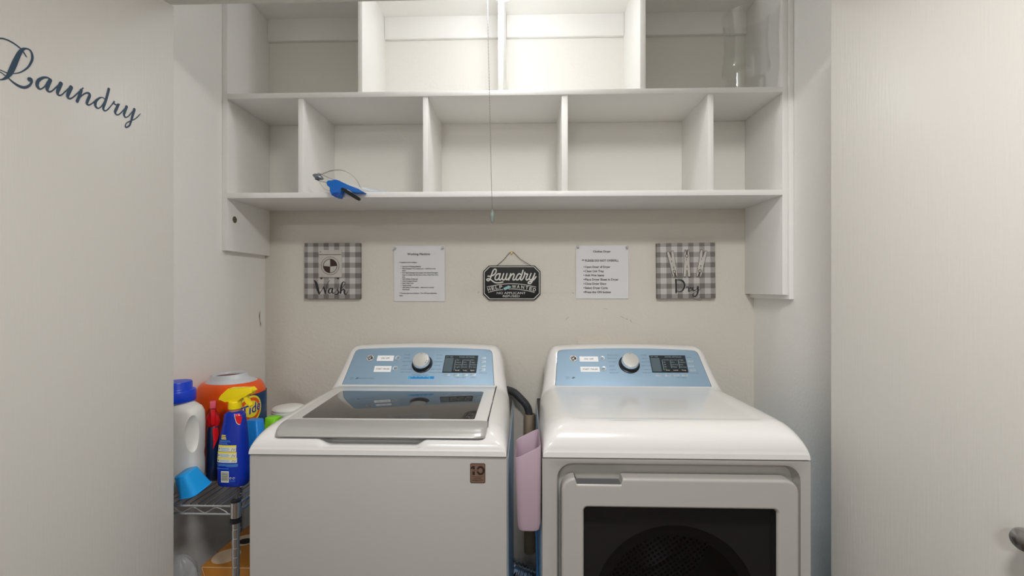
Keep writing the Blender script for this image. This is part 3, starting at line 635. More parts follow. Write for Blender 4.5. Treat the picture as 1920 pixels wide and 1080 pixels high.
# ------------------------------------------------------------------ washer and dryer
def cover(bm, xc, rows, z0, nin, zfun):
    loops = []
    for Y, zt, hw, rx, rz, n, crown in rows:
        pts = [(-hw, z0), (-hw, z0+(zt-rz-z0)*0.5)]
        for k in range(13):
            a = PI/2*k/12
            pts.append((-hw + rx*(1-math.cos(a)**(2/n) if k < 12 else 1), zt-rz + rz*(math.sin(a)**(2/n))))
        xi = hw-rx
        for k in range(1, nin): pts.append((-xi+2*xi*k/nin, zt))
        L = pts[:15]; R = [(-x, z) for x, z in L[::-1]]
        full = L + pts[15:] + R
        out = []
        for x, z in full:
            zz = z - (crown*(x/hw)**2 if z > z0+0.02 else 0) - (zfun(x, Y, zt) if abs(x) <= xi+1e-6 else 0)
            out.append((xc+x, Y, max(zz, z0)))
        loops.append(out)
    loft(bm, loops)
def sstep(a, b, x): t = min(max((x-a)/(b-a), 0), 1); return t*t*(3-2*t)
CONS = [(1.645, .9918, .3330, .062, .070, 2.1, 0), (1.66, 1.0090, .3295, .062, .085, 2.15, 0), (1.68, 1.0320, .3255, .062, .10, 2.2, 0), (1.70, 1.0550, .3220, .061, .118, 2.3, .001), (1.72, 1.0780, .3185, .059, .135, 2.4, .003),
        (1.738, 1.0988, .3155, .056, .15, 2.5, .006), (1.746, 1.1090, .3140, .054, .155, 2.6, .008), (1.753, 1.1155, .313, .053, .16, 2.6, .009), (1.762, 1.1200, .3125, .053, .16, 2.6, .010), (1.78, 1.1225, .3125, .053, .16, 2.6, .010), (1.81, 1.121, .3125, .053, .16, 2.6, .010), (1.828, 1.113, .312, .053, .155, 2.6, .010), (1.836, 1.10, .310, .053, .15, 2.6, .010)]
CU = (0, .107/.16303, .123/.16303); CN = (0, -.123/.16303, .107/.16303)
def panel_outline():
    R = [(.277, .001), (.2635, .136), (.2605, .1465), (.2525, .1535), (.238, .1560), (.16, .1600), (.08, .1627), (0, .1636)]
    return R + [(-x, y) for x, y in R[-2::-1]]
def console(root, xc, it, names):
    F = Fr((xc, 1.64, .986), (1, 0, 0), CU, CN)
    bm = new(); prism(bm, F, panel_outline(), -0.004, 0.0022, bev=0.0008); cp = finish('control_panel', bm, PANEL, root, label='silver control panel with reflected blue light painted in')
    bm = new(); prism(bm, F, [(x*1.005, y*1.006-.0006) for x, y in panel_outline()], -0.004, 0.0012); finish('panel_gap', bm, DARKGAP, cp, smooth=0, label='dark gap around the control panel')
    h0 = 0.0023
    bm = new(); prism(bm, F, circ(*it['logo'], .0142, 28), h0, h0+.0012, 0); prism(bm, F, circ(*it['logo'], .0125, 28), h0+.0012, h0+.0015, 1); prism(bm, F, circ(*it['logo'], .0108, 28), h0+.0015, h0+.0018, 2)
    lx, ly = it['logo']; q = .0108
    for a0 in (0.5, 2.07, 3.64, 5.21):
        ribbon(bm, F, [(lx+q*.98*math.cos(a0+d), ly+q*.98*math.sin(a0+d), w_*q) for d, w_ in ((-.5, .06), (-.2, .16), (.1, .2), (.35, .1))] , h0+.002, mi=1, n=3)
    for S in ([(-.05, .5, .1), (-.3, .62, .12), (-.55, .35, .14), (-.5, -.05, .15), (-.25, -.2, .12), (-.05, .1, .12), (-.1, -.35, .12), (-.4, -.6, .1), (-.62, -.4, .08)],
              [(.5, .5, .1), (.3, .62, .12), (.12, .4, .14), (.3, .15, .12), (.1, -.1, .14), (.1, -.45, .14), (.35, -.6, .1), (.6, -.35, .08)]):
        ribbon(bm, F, [(lx+a*q, ly+b*q, c*q) for a, b, c in S], h0+.002, mi=1, n=4)
    finish('badge', bm, [CHROME, WHITE, BLACK], cp, label='round silver badge with black monogram')
    for (a, b, c, d), s in ((it['l1'], 'ON / OFF'), (it['l2'], 'START / PAUSE')):
        bm = new(); prism(bm, F, [(a, b), (c, b), (c, d), (a, d)], h0, h0+.0004, 0)
        wd = (c-a)*(.5 if s[0] == 'O' else .78); text(bm, F, s, (a+c)/2, (b+d)/2-.0032, .0066, h0+.0006, wd, 'c', mi=1, bold=.01)
        finish('label_sticker', bm, [LABELW, INK], cp, smooth=0, label='white sticker reading ' + s)
    for k in ('b1', 'b2'):
        bm = new(); x, y = it[k]; M = Matrix.Translation(F.pt(x, y, h0)) @ Matrix(((1, CU[0], CN[0]), (0, CU[1], CN[1]), (0, CU[2], CN[2]))).to_4x4()
        lathe(bm, [(.0105, 0), (.0105, .001), (.0095, .0022), (.0085, .0018), (.0001, .0016)], 28, M, cap1=False)
        g = Fr(F.pt(x, y, h0+.0024), F.u, F.v, F.n)
        if k == 'b1': ribbon(bm, g, [(.0032*math.sin(a), .0032*math.cos(a), .0009) for a in [.6+i*.5 for i in range(11)]], 0, mi=1, n=3); ribbon(bm, g, [(0, .001, .0009), (0, .0042, .0009)], 0, mi=1, n=1)
        else: poly(bm, g, [(-.0035, -.0028), (.0006, 0), (-.0035, .0028)], 0, 1); ribbon(bm, g, [(.0022, -.0022, .0009), (.0022, .0022, .0009)], 0, mi=1, n=1); ribbon(bm, g, [(.0042, -.0022, .0009), (.0042, .0022, .0009)], 0, mi=1, n=1)
        finish('button', bm, [BTN, INK], cp)
    x, y = it['knob']; M = Matrix.Translation(F.pt(x, y, h0)) @ Matrix(((1, CU[0], CN[0]), (0, CU[1], CN[1]), (0, CU[2], CN[2]))).to_4x4()
    bm = new(); lathe(bm, [(.0385, 0), (.0385, .0015), (.037, .003), (.0335, .0035), (.0335, .006), (.0325, .016), (.0312, .019)], 40, M); kb = finish('dial', bm, BLACK, cp, label='black ringed selector dial with chrome cap')
    bm = new(); lathe(bm, [(.0314, .0175), (.0312, .022), (.0302, .031), (.0288, .0335), (.022, .0342), (.001, .0344)], 40, M)
    finish('dial_cap', bm, CAPSILVER, kb, label='chrome dial cap')
    bm = new(); g = Fr(M @ Vector((0, 0, .0346)), F.u, F.v, F.n)
    for a in (-.28, -.62) if names['w'] else (): poly(bm, g, circ(.0245*math.cos(a), .0245*math.sin(a), .0016, 8), 0)
    ribbon(bm, g, [(-.003, .024, .0012), (.003, .024, .0012)], 0, n=1)
    finish('index_marks', bm, INK, kb, smooth=0, recalc=False, kind='stuff')
    # display
    D = it['disp']; bm = new(); prism(bm, F, D, h0, h0+.0012, 0)
    (x0, y0), (x1, _), (x2, y2), (x3, _) = D; W = x1-x0; H = y2-y0
    S = lambda a, b: (x0+(x3-x0)*b + (W+(x2-x3-W)*b)*a, y0+H*b)
    prism(bm, F, [S(.02, .05), S(.27, .05), S(.27, .84), S(.02, .84)], h0+.0012, h0+.0014, 1)
    dp = finish('display', bm, [DISPLAY, DISPLAYLCD], cp, smooth=0, label='dark display window')
    bm = new(); hh = h0+.0016
    text(bm, F, 'EST. TIME', *S(.04, .88), .0040, hh, (x1-x0)*.2); text(bm, F, names['head'], *S(.66, .87), .0042, hh, W*.46, 'c')
    for c, col in enumerate(names['cols']):
        a0 = .36 + c*.222
        for r, s in enumerate(col):
            text(bm, F, s, *S(a0, .70-r*.135), .0042, hh, min(W*.17, W*.03*len(s)))
        ribbon(bm, F, [S(a0-.025, .74) + (.0012,), S(a0-.025, .74-.135*(len(col)-.4)) + (.0012,)], hh, n=1, caps=False)
    finish('display_print', bm, DISPTXT, dp, smooth=0, recalc=False, kind='stuff', label='pale display print')
    for c, s in enumerate(names['pills']):
        bm = new(); (a, b) = S(.345+c*.222, .05); (a2, b2) = S(.52+c*.222, .19)
        prism(bm, F, rrect(a, a2, b, b2, .003, 4), h0+.0012, h0+.003, 0, bev=.0006)
        text(bm, F, s, (a+a2)/2, b+.0032, .0045, h0+.0032, (a2-a)*.66, 'c', mi=1); finish('soft_key', bm, [BLACK, LABELW], dp, smooth=30)
    for (x, y), s in it['btn']:
        bm = new(); prism(bm, F, rrect(x-.0105, x+.0105, y-.0045, y+.0045, .003, 4), h0, h0+.0016, 0, bev=.0006)
        text(bm, F, s, x, y-.0012, .0036, h0+.0018, .015, 'c', mi=1); finish('button', bm, [BTN, INKGREY], cp, smooth=30)
    bm = new()
    for (x, y), s, al in it['cyc']: text(bm, F, s, x, y-.002, .0044, h0, .0048*len(s)*.82, al, bold=.005)
    for (x, y), s, wd in it['small']: text(bm, F, s, x, y-.002, .0045, h0, wd, 'c')
    for x, y in it['icons']:
        ribbon(bm, F, [(x-.006, y-.004, .0009), (x+.006, y-.004, .0009), (x+.006, y+.004, .0009), (x-.006, y+.004, .0009), (x-.006, y-.004, .0009)], h0, n=1)
        ribbon(bm, F, [(x-.003, y, .001), (x+.003, y, .001)], h0, n=1)
    for x, y in it['leaf']: poly(bm, F, [(x-.006, y-.003), (x+.001, y-.003), (x+.006, y+.001), (x+.004, y+.004), (x-.003, y+.003)], h0)
    finish('panel_print', bm, INKGREY, cp, smooth=0, recalc=False, kind='stuff', label='small grey cycle names')
    return F, cp, h0

# --- washer
XW = -0.389
wm = thing('washing_machine', 'white top-load washing machine with dark glass lid standing at left', 'washing machine', (XW, 1.5, 0))
bm = new(); box(bm, XW-.343, XW+.343, 1.185, 1.80, 0.035, 0.8995, bev=0.007); finish('cabinet', bm, CABINET_SHADED, wm)
bm = new(); box(bm, XW-.339, XW+.339, 1.188, 1.80, 0.894, 0.904); finish('seam', bm, DARKGAP, wm, smooth=0, label='dark seam under the top cover')
for sx in (-1, 1):
    for sy in (1.24, 1.74):
        bm = new(); lathe(bm, [(.022, 0.0), (.022, .012), (.012, .016), (.012, .037)], 16, Matrix.Translation((XW+sx*.29, sy, 0))); finish('foot', bm, BLACK, wm)
for sx in (-1, 1):
    x = XW+sx*.3431; finish('side_panel', box(new(), min(x, x+sx*.0012), max(x, x+sx*.0012), 1.20, 1.795, 0.05, 0.888), SIDE, wm, smooth=0, label='steel side panel with reflected blue light painted in')
def nose(yc, zb, ea, eb, hw1, rx1, rz1):     # the rounded front of a top cover
    R = [(1.180, .9140, .340, .012, .010, 2, 0), (1.180, .9152, .340, .012, .010, 2, 0)]
    for i in range(0, 15):
        t_ = PI/2*i/14; s_ = math.sin(t_)
        R.append((yc-ea*math.cos(t_), .9165+eb*s_, .340+(hw1-.340)*s_, .014+(rx1-.014)*s_, .012+(rz1-.012)*s_, 2, 0))
    return R
WROWS = nose(1.266, 0, .0852, .0527, .343, .055, .056) + [(1.285, .9706, .343, .056, .058, 2, 0),
         (1.35, .9740, .343, .060, .061, 2, 0), (1.45, .9790, .341, .062, .064, 2, 0), (1.55, .9830, .338, .063, .066, 2, 0), (1.61, .9845, .335, .063, .067, 2, 0), (1.635, .9855, .334, .063, .068, 2.0, 0)] + CONS
def wz(x, Y, zt):
    lid = sstep(-.2865, -.276, x)*(1-sstep(.278, .2885, x))
    d = max(0, zt-.9405)*lid*(1-sstep(1.258, 1.272, Y)) if Y < 1.272 else 0
    sc = sstep(-.162, -.128, x)*(1-sstep(.098, .132, x))
    return d + sc*(.0165*(1-sstep(1.222, 1.243, Y)) if Y < 1.25 else 0)*sstep(.925, .931, zt)
bm = new(); cover(bm, XW, WROWS, .9018, 90, wz); top = finish('top_cover', bm, ENAMEL, wm, smooth=50)
lid = finish('lid', box(new(), XW-.281, XW+.284, 1.256, 1.622, .955, .9795, bev=.0), ENAMEL, wm) if 0 else None
bm = new(); FLd = None
def lidz(y): return .9725 + (y-1.256)*(.9875-.9725)/.366
LS = []
for y in (1.256, 1.30, 1.40, 1.50, 1.58, 1.617, 1.622):
    r = .006 if y < 1.62 else .0075
    z = lidz(y) - (0.002 if y > 1.62 else 0)
    x0, x1 = XW-.281, XW+.284
    LS.append([(x0, y, z-.016), (x0, y, z-.003), (x0+.001, y, z-.001), (x0+.003, y, z), (x1-.003, y, z), (x1-.001, y, z-.001), (x1, y, z-.003), (x1, y, z-.016)])
loft(bm, LS); lid = finish('lid', bm, ENAMEL, wm, label='white lid frame')
bm = new(); m_ = (.9875-.9725)/.366
FG = Fr((XW, 1.265, lidz(1.265)), (1, 0, 0), Vector((0, 1, m_)).normalized(), Vector((0, -m_, 1)).normalized())
prism(bm, FG, rrect(-.243, .248, .0035, .289, .008, 5), -0.001, 0.0008, bev=.0004); finish('glass', bm, LIDGLASS, lid, label='dark glass lid window', smooth=25)
bm = new(); FLg = Fr((XW+.2842, 0, 0), (0, 1, 0), (0, 0, 1), (1, 0, 0)); prism(bm, FLg, [(1.262, .950), (1.636, .965), (1.636, .9868), (1.61, .9856), (1.262, .9703)], 0, .0030); finish('lid_gap', bm, DARKGAP, wm, smooth=0, label='dark gap along the right of the lid')
# silver handle bar along the lid's front edge
bm = new(); prof = [(1.2575, .9728), (1.240, .9722), (1.222, .9702), (1.206, .9658), (1.195, .9595), (1.1885, .9520), (1.1868, .9475), (1.188, .9445), (1.192, .9435), (1.215, .9440), (1.2575, .9500)]
LS = []; x0, x1 = XW-.281, XW+.286
for f in (0, .004, .012, .03, .06, .5, .94, .97, .988, .996, 1):
    x = x0 + (x1-x0)*f; d = min(x-x0, x1-x); k = 1.0 if d > .018 else math.sqrt(max(0, 1-(1-d/.018)**2))
    LS.append([(x, 1.2575 - (1.2575-y)*(.70+.30*k), .958 + (z-.958)*(.86+.14*k)) for y, z in prof])
loft(bm, LS); finish('lid_handle', bm, SILVERBAR, lid, label='silver plastic handle bar', smooth=40)
itW = dict(logo=(-.1991, .1143), l1=(-.172, .102, -.1092, .1255), b1=(-.0929, .1148), l2=(-.1735, .0545, -.1100, .0795), b2=(-.0945, .0695), knob=(.0036, .0896),
    disp=[(.0826, .0522), (.2091, .0522), (.2119, .1272), (.0865, .1275)],
    btn=[((.1015, .0424), 'MY CYCLE'), ((.136, .0425), 'WARM'), ((.1684, .0427), 'DELAY'), ((.1979, .043), 'STAIN'), ((.2310, .1168), 'SOIL'), ((.2318, .1000), 'RINSE'), ((.2319, .0816), 'SPIN'), ((.2319, .0657), 'LOCK')],
    cyc=[((-.060, .1293), 'COLORS', 'c'), ((-.0595, .115), 'WHITES', 'c'), ((-.0555, .0997), 'DELICATES', 'c'), ((-.060, .0823), 'JEANS', 'c'), ((-.053, .0663), 'ACTIVE WEAR', 'c'), ((-.054, .0543), 'QUICK WASH', 'c'),
         ((.0635, .1287), 'TOWELS', 'c'), ((.065, .114), 'BULKY', 'c'), ((.0628, .0992), 'SANITIZE', 'c'), ((.0608, .083), 'NORMAL', 'c'), ((.058, .0669), 'DEEP CLEAN', 'c'), ((.0567, .0533), 'DRAIN & SPIN', 'c')],
    small=[((-.1955, .027), 'PRECISION SYSTEM', .058), ((.152, .0325), '3 SECONDS', .04), ((.198, .033), 'HOLD', .02), ((.232, .052), 'CONTROL LOCK', .03)], icons=[(-.2478, .0269)], leaf=[(-.2285, .027)])
F, cp, h0 = console(wm, XW, itW, dict(w=1, head='WASH SETTINGS', cols=[['Max', 'Heavy', 'Normal', 'Light', 'Auto'], ['Sanitize', 'Hot', 'Warm', 'Cold'], ['Max', 'High', 'Medium', 'No Spin']], pills=['Soil', 'Temp', 'Spin']))
bm = new(); prism(bm, F, rrect(-.04, .0567, .026, .0375, .002, 3), h0, h0+.0003, 0); prism(bm, F, rrect(-.031, .036, .0272, .0345, .001, 2), h0+.0003, h0+.0005, 1)
prism(bm, F, rrect(.041, .0545, .0275, .036, .002, 3), h0+.0003, h0+.0005, 1)
for k in range(5): poly(bm, F, circ(-.026+k*.0145, .0345, .0012, 8), h0+.0007, 2)
text(bm, F, 'WATER LEVEL', .004, .0400, .0042, h0, .062, 'c', mi=1)
finish('level_bar', bm, [CYAN, CYAND, LABELW], cp, smooth=0, label='bright blue printed level bar')
bm = new(); FW = XZ((0, 1.185, 0)); prism(bm, FW, rrect(-.1434, -.1035, .8305, .8827, .004, 4), 0, .0004, 0)
ribbon(bm, FW, [p + (.0012,) for p in rrect(-.1424, -.1045, .8315, .8817, .0035, 3)] + [(-.1080, .8315, .0012)], .0006, n=1, mi=1, caps=False)
poly(bm, FW, [(-.1372, .8520), (-.1312, .8520), (-.1312, .8755), (-.1365, .8755), (-.1415, .8715), (-.1415, .8672), (-.1372, .8690)], .0006, 1); ringprism(bm, FW, circ(-.1160, .8637, .0106, 28, .0120), circ(-.1160, .8637, .0052, 28, .0068), .0005, .0006, 1); prism(bm, FW, [(-.138, .8613), (-.1195, .8613), (-.1195, .8668), (-.138, .8668)], .0006, .0008, 0)
text(bm, FW, 'YEAR', -.1288, .8622, .0034, .0009, .016, 'c', mi=1); ribbon(bm, FW, [(-.139, .8480, .0007), (-.108, .8480, .0007)], .0006, n=1, mi=1, caps=False)
text(bm, FW, 'LIMITED', -.1235, .8415, .0042, .0006, .0205, 'c', mi=1, bold=.02); text(bm, FW, 'WARRANTY', -.1235, .8360, .0042, .0006, .029, 'c', mi=1, bold=.02)
finish('warranty_sticker', bm, [BRONZE, BRONZED], wm, smooth=0, recalc=False, label='bronze sticker reading 10 year limited warranty')

# --- dryer
XD = 0.3866
dm = thing('clothes_dryer', 'white front-load clothes dryer with dark window door standing at right', 'dryer', (XD, 1.5, 0))
bm = new(); x0, x1 = XD-.343, XD+.343
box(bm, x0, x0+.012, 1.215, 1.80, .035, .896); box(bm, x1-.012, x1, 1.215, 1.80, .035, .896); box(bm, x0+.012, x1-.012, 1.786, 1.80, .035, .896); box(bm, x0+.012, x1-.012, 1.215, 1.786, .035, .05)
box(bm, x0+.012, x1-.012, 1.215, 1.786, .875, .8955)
finish('cabinet', bm, CABINET_SHADED, dm, smooth=0)
FDr = XZ((0, 1.215, 0)); NS = 10
bm = new(); o_ = rrect(x0, x1, .035, .899, .006, 6, NS); i_ = rrect(.083, .7035, .225, .8855, .04, 6, NS); i2 = rrect(.090, .6965, .232, .8785, .036, 6, NS)
n = len(o_)
ring = lambda pts, h: [bm.verts.new(FDr.pt(a, b, h)) for a, b in pts]
Ls = [ring(o_, 0), ring(o_, .029), ring([((a-XD)*.9965+XD, (b-.465)*.9965+.465) for a, b in o_], .0325), ring(rrect(.0815, .705, .2235, .887, .041, 6, NS), .0325), ring(rrect(.0828, .7037, .2248, .8857, .04, 6, NS), .0315), ring(i_, .029), ring(i2, .004)]
for a, b in zip(Ls, Ls[1:]):
    for i in range(n): face(bm, [a[i], a[(i+1) % n], b[(i+1) % n], b[i]])
cir = circ(.395, .50, .215, n, a0=-PI/2+math.atan2(-.3, .27)*0)
# recess floor, a ring down to the round drum opening
idx = [math.atan2(b-.50, a-.395) for a, b in i2]; hole = [(.395+.215*math.cos(t_), .50+.215*math.sin(t_)) for t_ in idx]
Lh = ring(hole, .004); Lh2 = ring(hole, -.03)
for a, b in ((Ls[-1], Lh), (Lh, Lh2)):
    for i in range(n): face(bm, [a[i], a[(i+1) % n], b[(i+1) % n], b[i]])
finish('front_panel', bm, CABINET_SHADED, dm, smooth=45)
finish('seam', box(new(), x0+.003, x1-.003, 1.188, 1.80, .894, .904), DARKGAP, dm, smooth=0, label='dark seam under the top cover')
for sx in (-1, 1):
    for sy in (1.26, 1.74):
        bm = new(); lathe(bm, [(.022, 0.0), (.022, .012), (.012, .016), (.012, .037)], 16, Matrix.Translation((XD+sx*.29, sy, 0))); finish('foot', bm, BLACK, dm)
for sx in (-1, 1):
    x = XD+sx*.3431; finish('side_panel', box(new(), min(x, x+sx*.0012), max(x, x+sx*.0012), 1.22, 1.795, 0.05, 0.888), SIDE, dm, smooth=0, label='steel side panel with reflected blue light painted in')
DROWS = nose(1.255, 0, .0744, .0693, .343, .067, .070) + [(1.265, .9862, .343, .067, .07, 2, 0), (1.275, .9866, .343, .067, .070, 2, 0), (1.295, .9868, .343, .067, .07, 2, 0),
         (1.35, .9866, .343, .067, .070, 2, 0), (1.45, .9864, .341, .066, .070, 2, 0), (1.55, .9862, .338, .065, .069, 2, 0), (1.59, .9862, .336, .064, .068, 2, 0), (1.605, .9862, .335, .064, .068, 2, 0), (1.625, .9862, .3345, .063, .068, 2, 0), (1.637, .9872, .334, .063, .068, 2.0, 0)] + CONS
def dz(x, Y, zt):
    return .0032*sstep(1.238, 1.258, Y)*(1-sstep(1.592, 1.622, Y))*sstep(-.265, -.235, x)*(1-sstep(.235, .265, x)) if Y < 1.63 else 0
bm = new(); cover(bm, XD, DROWS, .9018, 60, dz); finish('top_cover', bm, ENAMEL, dm, smooth=50)
bm = new(); ribbon(bm, Fr((0, 0, .98445), (1, 0, 0), (0, 1, 0), (0, 0, 1)), [(.226, 1.2335, .0004), (.26, 1.2328, .0012), (.30, 1.2322, .0009), (.345, 1.2320, .0003)], 0); finish('scratch', bm, INKGREY, dm, smooth=0, recalc=False, label='thin dark scratch on the top')
finish('grip_shade', box(new(), .1325, .2455, 1.1735, 1.2046, .8370, .8384), DRUMDARK, dm, smooth=0, label='dark strip painting the shade inside the door grip notch')  # dark strip laid on the notch ledge, stands for shade in the grip
# door with its window
bm = new(); FDo = XZ((0, 1.205, 0)); DO = lambda d: rrect(.0935+d, .6935-d, .24+d, .853-d, .034-d, 8, 130); WI = lambda d: rrect(.151+d, .640-d, .285+d, .777-d, .0105-d, 8, 130); do = DO(0); wi = WI(0)
def notch(p, s=0.0):
    a, b = p
    if b > .84: b -= (.0150+s)*sstep(.1275, .1305, a)*(1-sstep(.2475, .2505, a))
    return (a, b)
ctr = (.3935, .5465)
n = len(do); ring = lambda pts, h: [bm.verts.new(FDo.pt(a, b, h)) for a, b in pts]
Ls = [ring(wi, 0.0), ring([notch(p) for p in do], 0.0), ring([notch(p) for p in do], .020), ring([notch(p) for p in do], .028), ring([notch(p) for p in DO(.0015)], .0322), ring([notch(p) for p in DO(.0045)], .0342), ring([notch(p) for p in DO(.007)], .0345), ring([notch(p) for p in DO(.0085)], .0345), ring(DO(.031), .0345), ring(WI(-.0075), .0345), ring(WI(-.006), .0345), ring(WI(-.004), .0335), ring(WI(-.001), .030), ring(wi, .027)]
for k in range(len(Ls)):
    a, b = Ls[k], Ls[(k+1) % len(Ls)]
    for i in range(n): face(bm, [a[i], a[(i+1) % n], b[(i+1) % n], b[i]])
door_ = finish('door', bm, CABINET_SHADED, dm, smooth=45)
bm = new(); prism(bm, FDo, WI(.0004)[::4], .022, .0262); finish('window', bm, WINDOW, door_, smooth=0, label='dark tinted door window')
bm = new(); ctrd = Matrix.Translation((.395, 1.25, .50)) @ Matrix.Rotation(-PI/2, 4, 'X')
lathe(bm, [(.218, -.008), (.30, -.008), (.30, .44)], 64, ctrd, cap0=False, cap1=False)
lathe(bm, [(.295, .44), (.295, 0.0), (.218, 0.0)], 64, ctrd, cap0=False, cap1=False)
finish('drum', bm, DRUM, dm, recalc=False)
bm = new(); lathe(bm, [(.30, .44), (.20, .425), (.195, .435), (.001, .435)], 64, ctrd, cap0=False, cap1=False); finish('drum_back', bm, PERF, dm, label='perforated steel drum back', recalc=False)
for k in range(3):
    a = .6 + k*2*PI/3; bm = new(); c_, s_ = math.cos(a), math.sin(a)
    prism(bm, Fr((.395+.292*c_, 1.26, .50+.292*s_), (-s_, 0, c_), (0, 1, 0), (-c_, 0, -s_)), [(-.035, .01), (.035, .01), (.03, .42), (-.03, .42)], 0.0, .05, bev=.012); finish('drum_vane', bm, DRUMDARK, dm)
bm = new(); ringprism(bm, XZ((0, 1.245, 0)), circ(.395, .50, .214, 48), circ(.395, .50, .186, 48), 0, .03); finish('door_gasket', bm, DRUMDARK, dm)
bm = new(); prism(bm, Fr((.395, 1.235, .285), (1, 0, 0), (0, .96, .28), (0, -.28, .96)), [(-.13, 0), (.13, 0), (.10, .11), (-.10, .11)], 0, .012, bev=.004); finish('lint_screen', bm, DRUMDARK, dm)
itD = dict(logo=(-.2053, .1164), l1=(-.1824, .1030, -.1129, .1255), b1=(-.0975, .1169), l2=(-.1823, .0595, -.1121, .0808), b2=(-.0978, .0722), knob=(-.0009, .092),
    disp=[(.0778, .0575), (.2092, .0580), (.2124, .1314), (.0788, .1307)],
    btn=[((.0983, .0464), 'MY CYCLE'), ((.133, .0466), 'STEAM'), ((.1628, .0468), 'DELAY'), ((.1935, .047), 'EXTEND'), ((.2267, .1066), 'ALERT'), ((.2248, .086), 'LIGHT'), ((.2267, .0687), 'LOCK')],
    cyc=[((-.058, .1317), 'MIXED LOAD', 'c'), ((-.0595, .1178), 'DELICATES', 'c'), ((-.0616, .1018), 'COTTONS', 'c'), ((-.0655, .0844), 'JEANS', 'c'), ((-.0628, .0685), 'NORMAL', 'c'), ((-.060, .0565), 'QUICK DRY', 'c'),
         ((.060, .1323), 'TOWELS', 'c'), ((.0625, .1175), 'BULKY', 'c'), ((.0612, .1025), 'SANITIZE', 'c'), ((.0605, .086), 'AIR FLUFF', 'c'), ((.0605, .070), 'WARM UP', 'c'), ((.0590, .0572), 'TIMED DRY', 'c')],
    small=[((.178, .037), '3 SECONDS', .04), ((.2255, .1235), 'SIGNAL', .018), ((.2285, .056), 'CONTROL LOCK', .034)], icons=[(-.2322, .0342)], leaf=[(-.2109, .0343)])
console(dm, XD, itD, dict(w=0, head='DRYER SETTINGS', cols=[['More Dry', '50', '40', '30', '20'], ['Extra Dry', 'Dry', 'Less Dry', 'Damp'], ['High', 'Medium', 'Low', 'Extra Low']], pills=['Time', 'Level', 'Temp']))
# ------------------------------------------------------------------ between the appliances
bm = new(); lathe(bm, [(.0222, .252), (.0222, .821), (.0190, .821), (.0190, .70)], 28, Matrix.Translation((.0188, 1.8775, 0.0)), cap1=False)
finish('standpipe', bm, PVC, cat='pipe', label='tan plastic standpipe rising against the wall between washer and dryer')
bm = new(); tube(bm, [(-.20, 1.8655, .880), (-.10, 1.8655, .920), (-.052, 1.862, .916), (-.02, 1.861, .890), (.006, 1.866, .858), (.0165, 1.876, .820), (.0185, 1.8775, .75)], lambda f, i: .0158 if i % 2 else .0146, 14, n=14)
finish('drain_hose', bm, HOSE, cat='hose', label='dark grey corrugated drain hose bending from the washer into the standpipe', smooth=0)
bm = new(); tube(bm, [(-.36, 1.853, .315), (-.20, 1.853, .255), (-.04, 1.853, .192), (.06, 1.853, .155), (.16, 1.853, .105), (.24, 1.853, .056), (.30, 1.853, .046)], lambda f, i: .040 if i % 4 < 2 else .0345, 24, n=30)
finish('flexible_duct', bm, FOIL, cat='duct', label='shiny silver ribbed flexible duct low between washer and dryer', smooth=20)
bm = new(); tube(bm, [(.034, 1.42, .72), (.0345, 1.42, .60), (.0385, 1.42, .45), (.0385, 1.42, .20), (.036, 1.42, .004)], .0032, 8)
finish('thin_hose', bm, mat('blue_hose', '3f78a8', 0.25), cat='hose', label='thin blue hose hanging below the lilac bin beside the dryer')
# lilac bin hung on the dryer side
bm = new()
def binloop(k, z0, tilt, ins):
    # rounded quadrilateral in plan, slanting top
    x0, x1, y0, y1 = -.0268+ins, .0405-ins, 1.158+ins, 1.312-ins
    P = rrect(x0, x1, y0, y1, .017-ins*.5, 5)
    return [(x+.006*(1-k)*(0 if x > .02 else 1), y, z0 + tilt*(x-x0)/(x1-x0)) for x, y in P]
Lo = [binloop(0, .722, 0, .012), binloop(0, .716+.004, 0, .004), binloop(0.05, .735, 0, .0008), binloop(.5, .82, .01, 0), binloop(1, .902, .033, 0), binloop(1, .9045, .033, .001), binloop(1, .902, .033, .0026), binloop(.5, .82, .01, .0026), binloop(0, .726, 0, .004)]
Lo[0] = [(x, y, .717) for x, y, z in Lo[0]]
loft(bm, Lo); finish('lint_bin', bm, LILAC, cat='bin', label='lilac plastic open-top bin hung on the dryer side in the gap', smooth=50)

# ------------------------------------------------------------------ wire rack at left
ZR = 0.748; ZL = 0.335
X0, X1, Y0, Y1 = -1.083, -0.784, 1.212, 1.70
rk = thing('wire_rack', 'chrome wire shelf rack standing left of the washing machine', 'rack', ((X0+X1)/2, (Y0+Y1)/2, 0))
def rod(bm, a, b, r=.0024, seg=6): tube(bm, [a, b], r, seg, n=1)
prof = []; z = 0.0; prof = [(.0088, .0)]
zz = .006
while zz < .735:
    prof += [(.0095, zz), (.0095, zz+.0215), (.0085, zz+.0225), (.0085, zz+.0245)]; zz += .0254
prof += [(.0095, zz), (.0095, .760)]
for x in (X0, X1):
    for y in (Y0, Y1):
        M = Matrix.Translation((x, y, 0))
        bm = new(); lathe(bm, prof, 18, M); po = finish('post', bm, CHROME, rk, smooth=25)
        bm = new(); lathe(bm, [(.0105, .7605), (.0128, .7620), (.0125, .7660), (.0085, .7675), (.0075, .7655), (.001, .7650)], 18, M, cap1=False); finish('post_cap', bm, BLACK, po, label='black post cap')
        for zc in (ZR, ZL):
            bm = new(); lathe(bm, [(.0098, zc-.029), (.0132, zc-.028), (.0126, zc+.0130), (.0098, zc+.0135)], 18, M); finish('collar', bm, CHROME, po, label='chrome collar')
            bm = new(); lathe(bm, [(.0098, zc-.043), (.0138, zc-.0425), (.0138, zc-.030), (.0098, zc-.0292)], 18, M); finish('sleeve', bm, BLACK, po, label='black plastic sleeve')
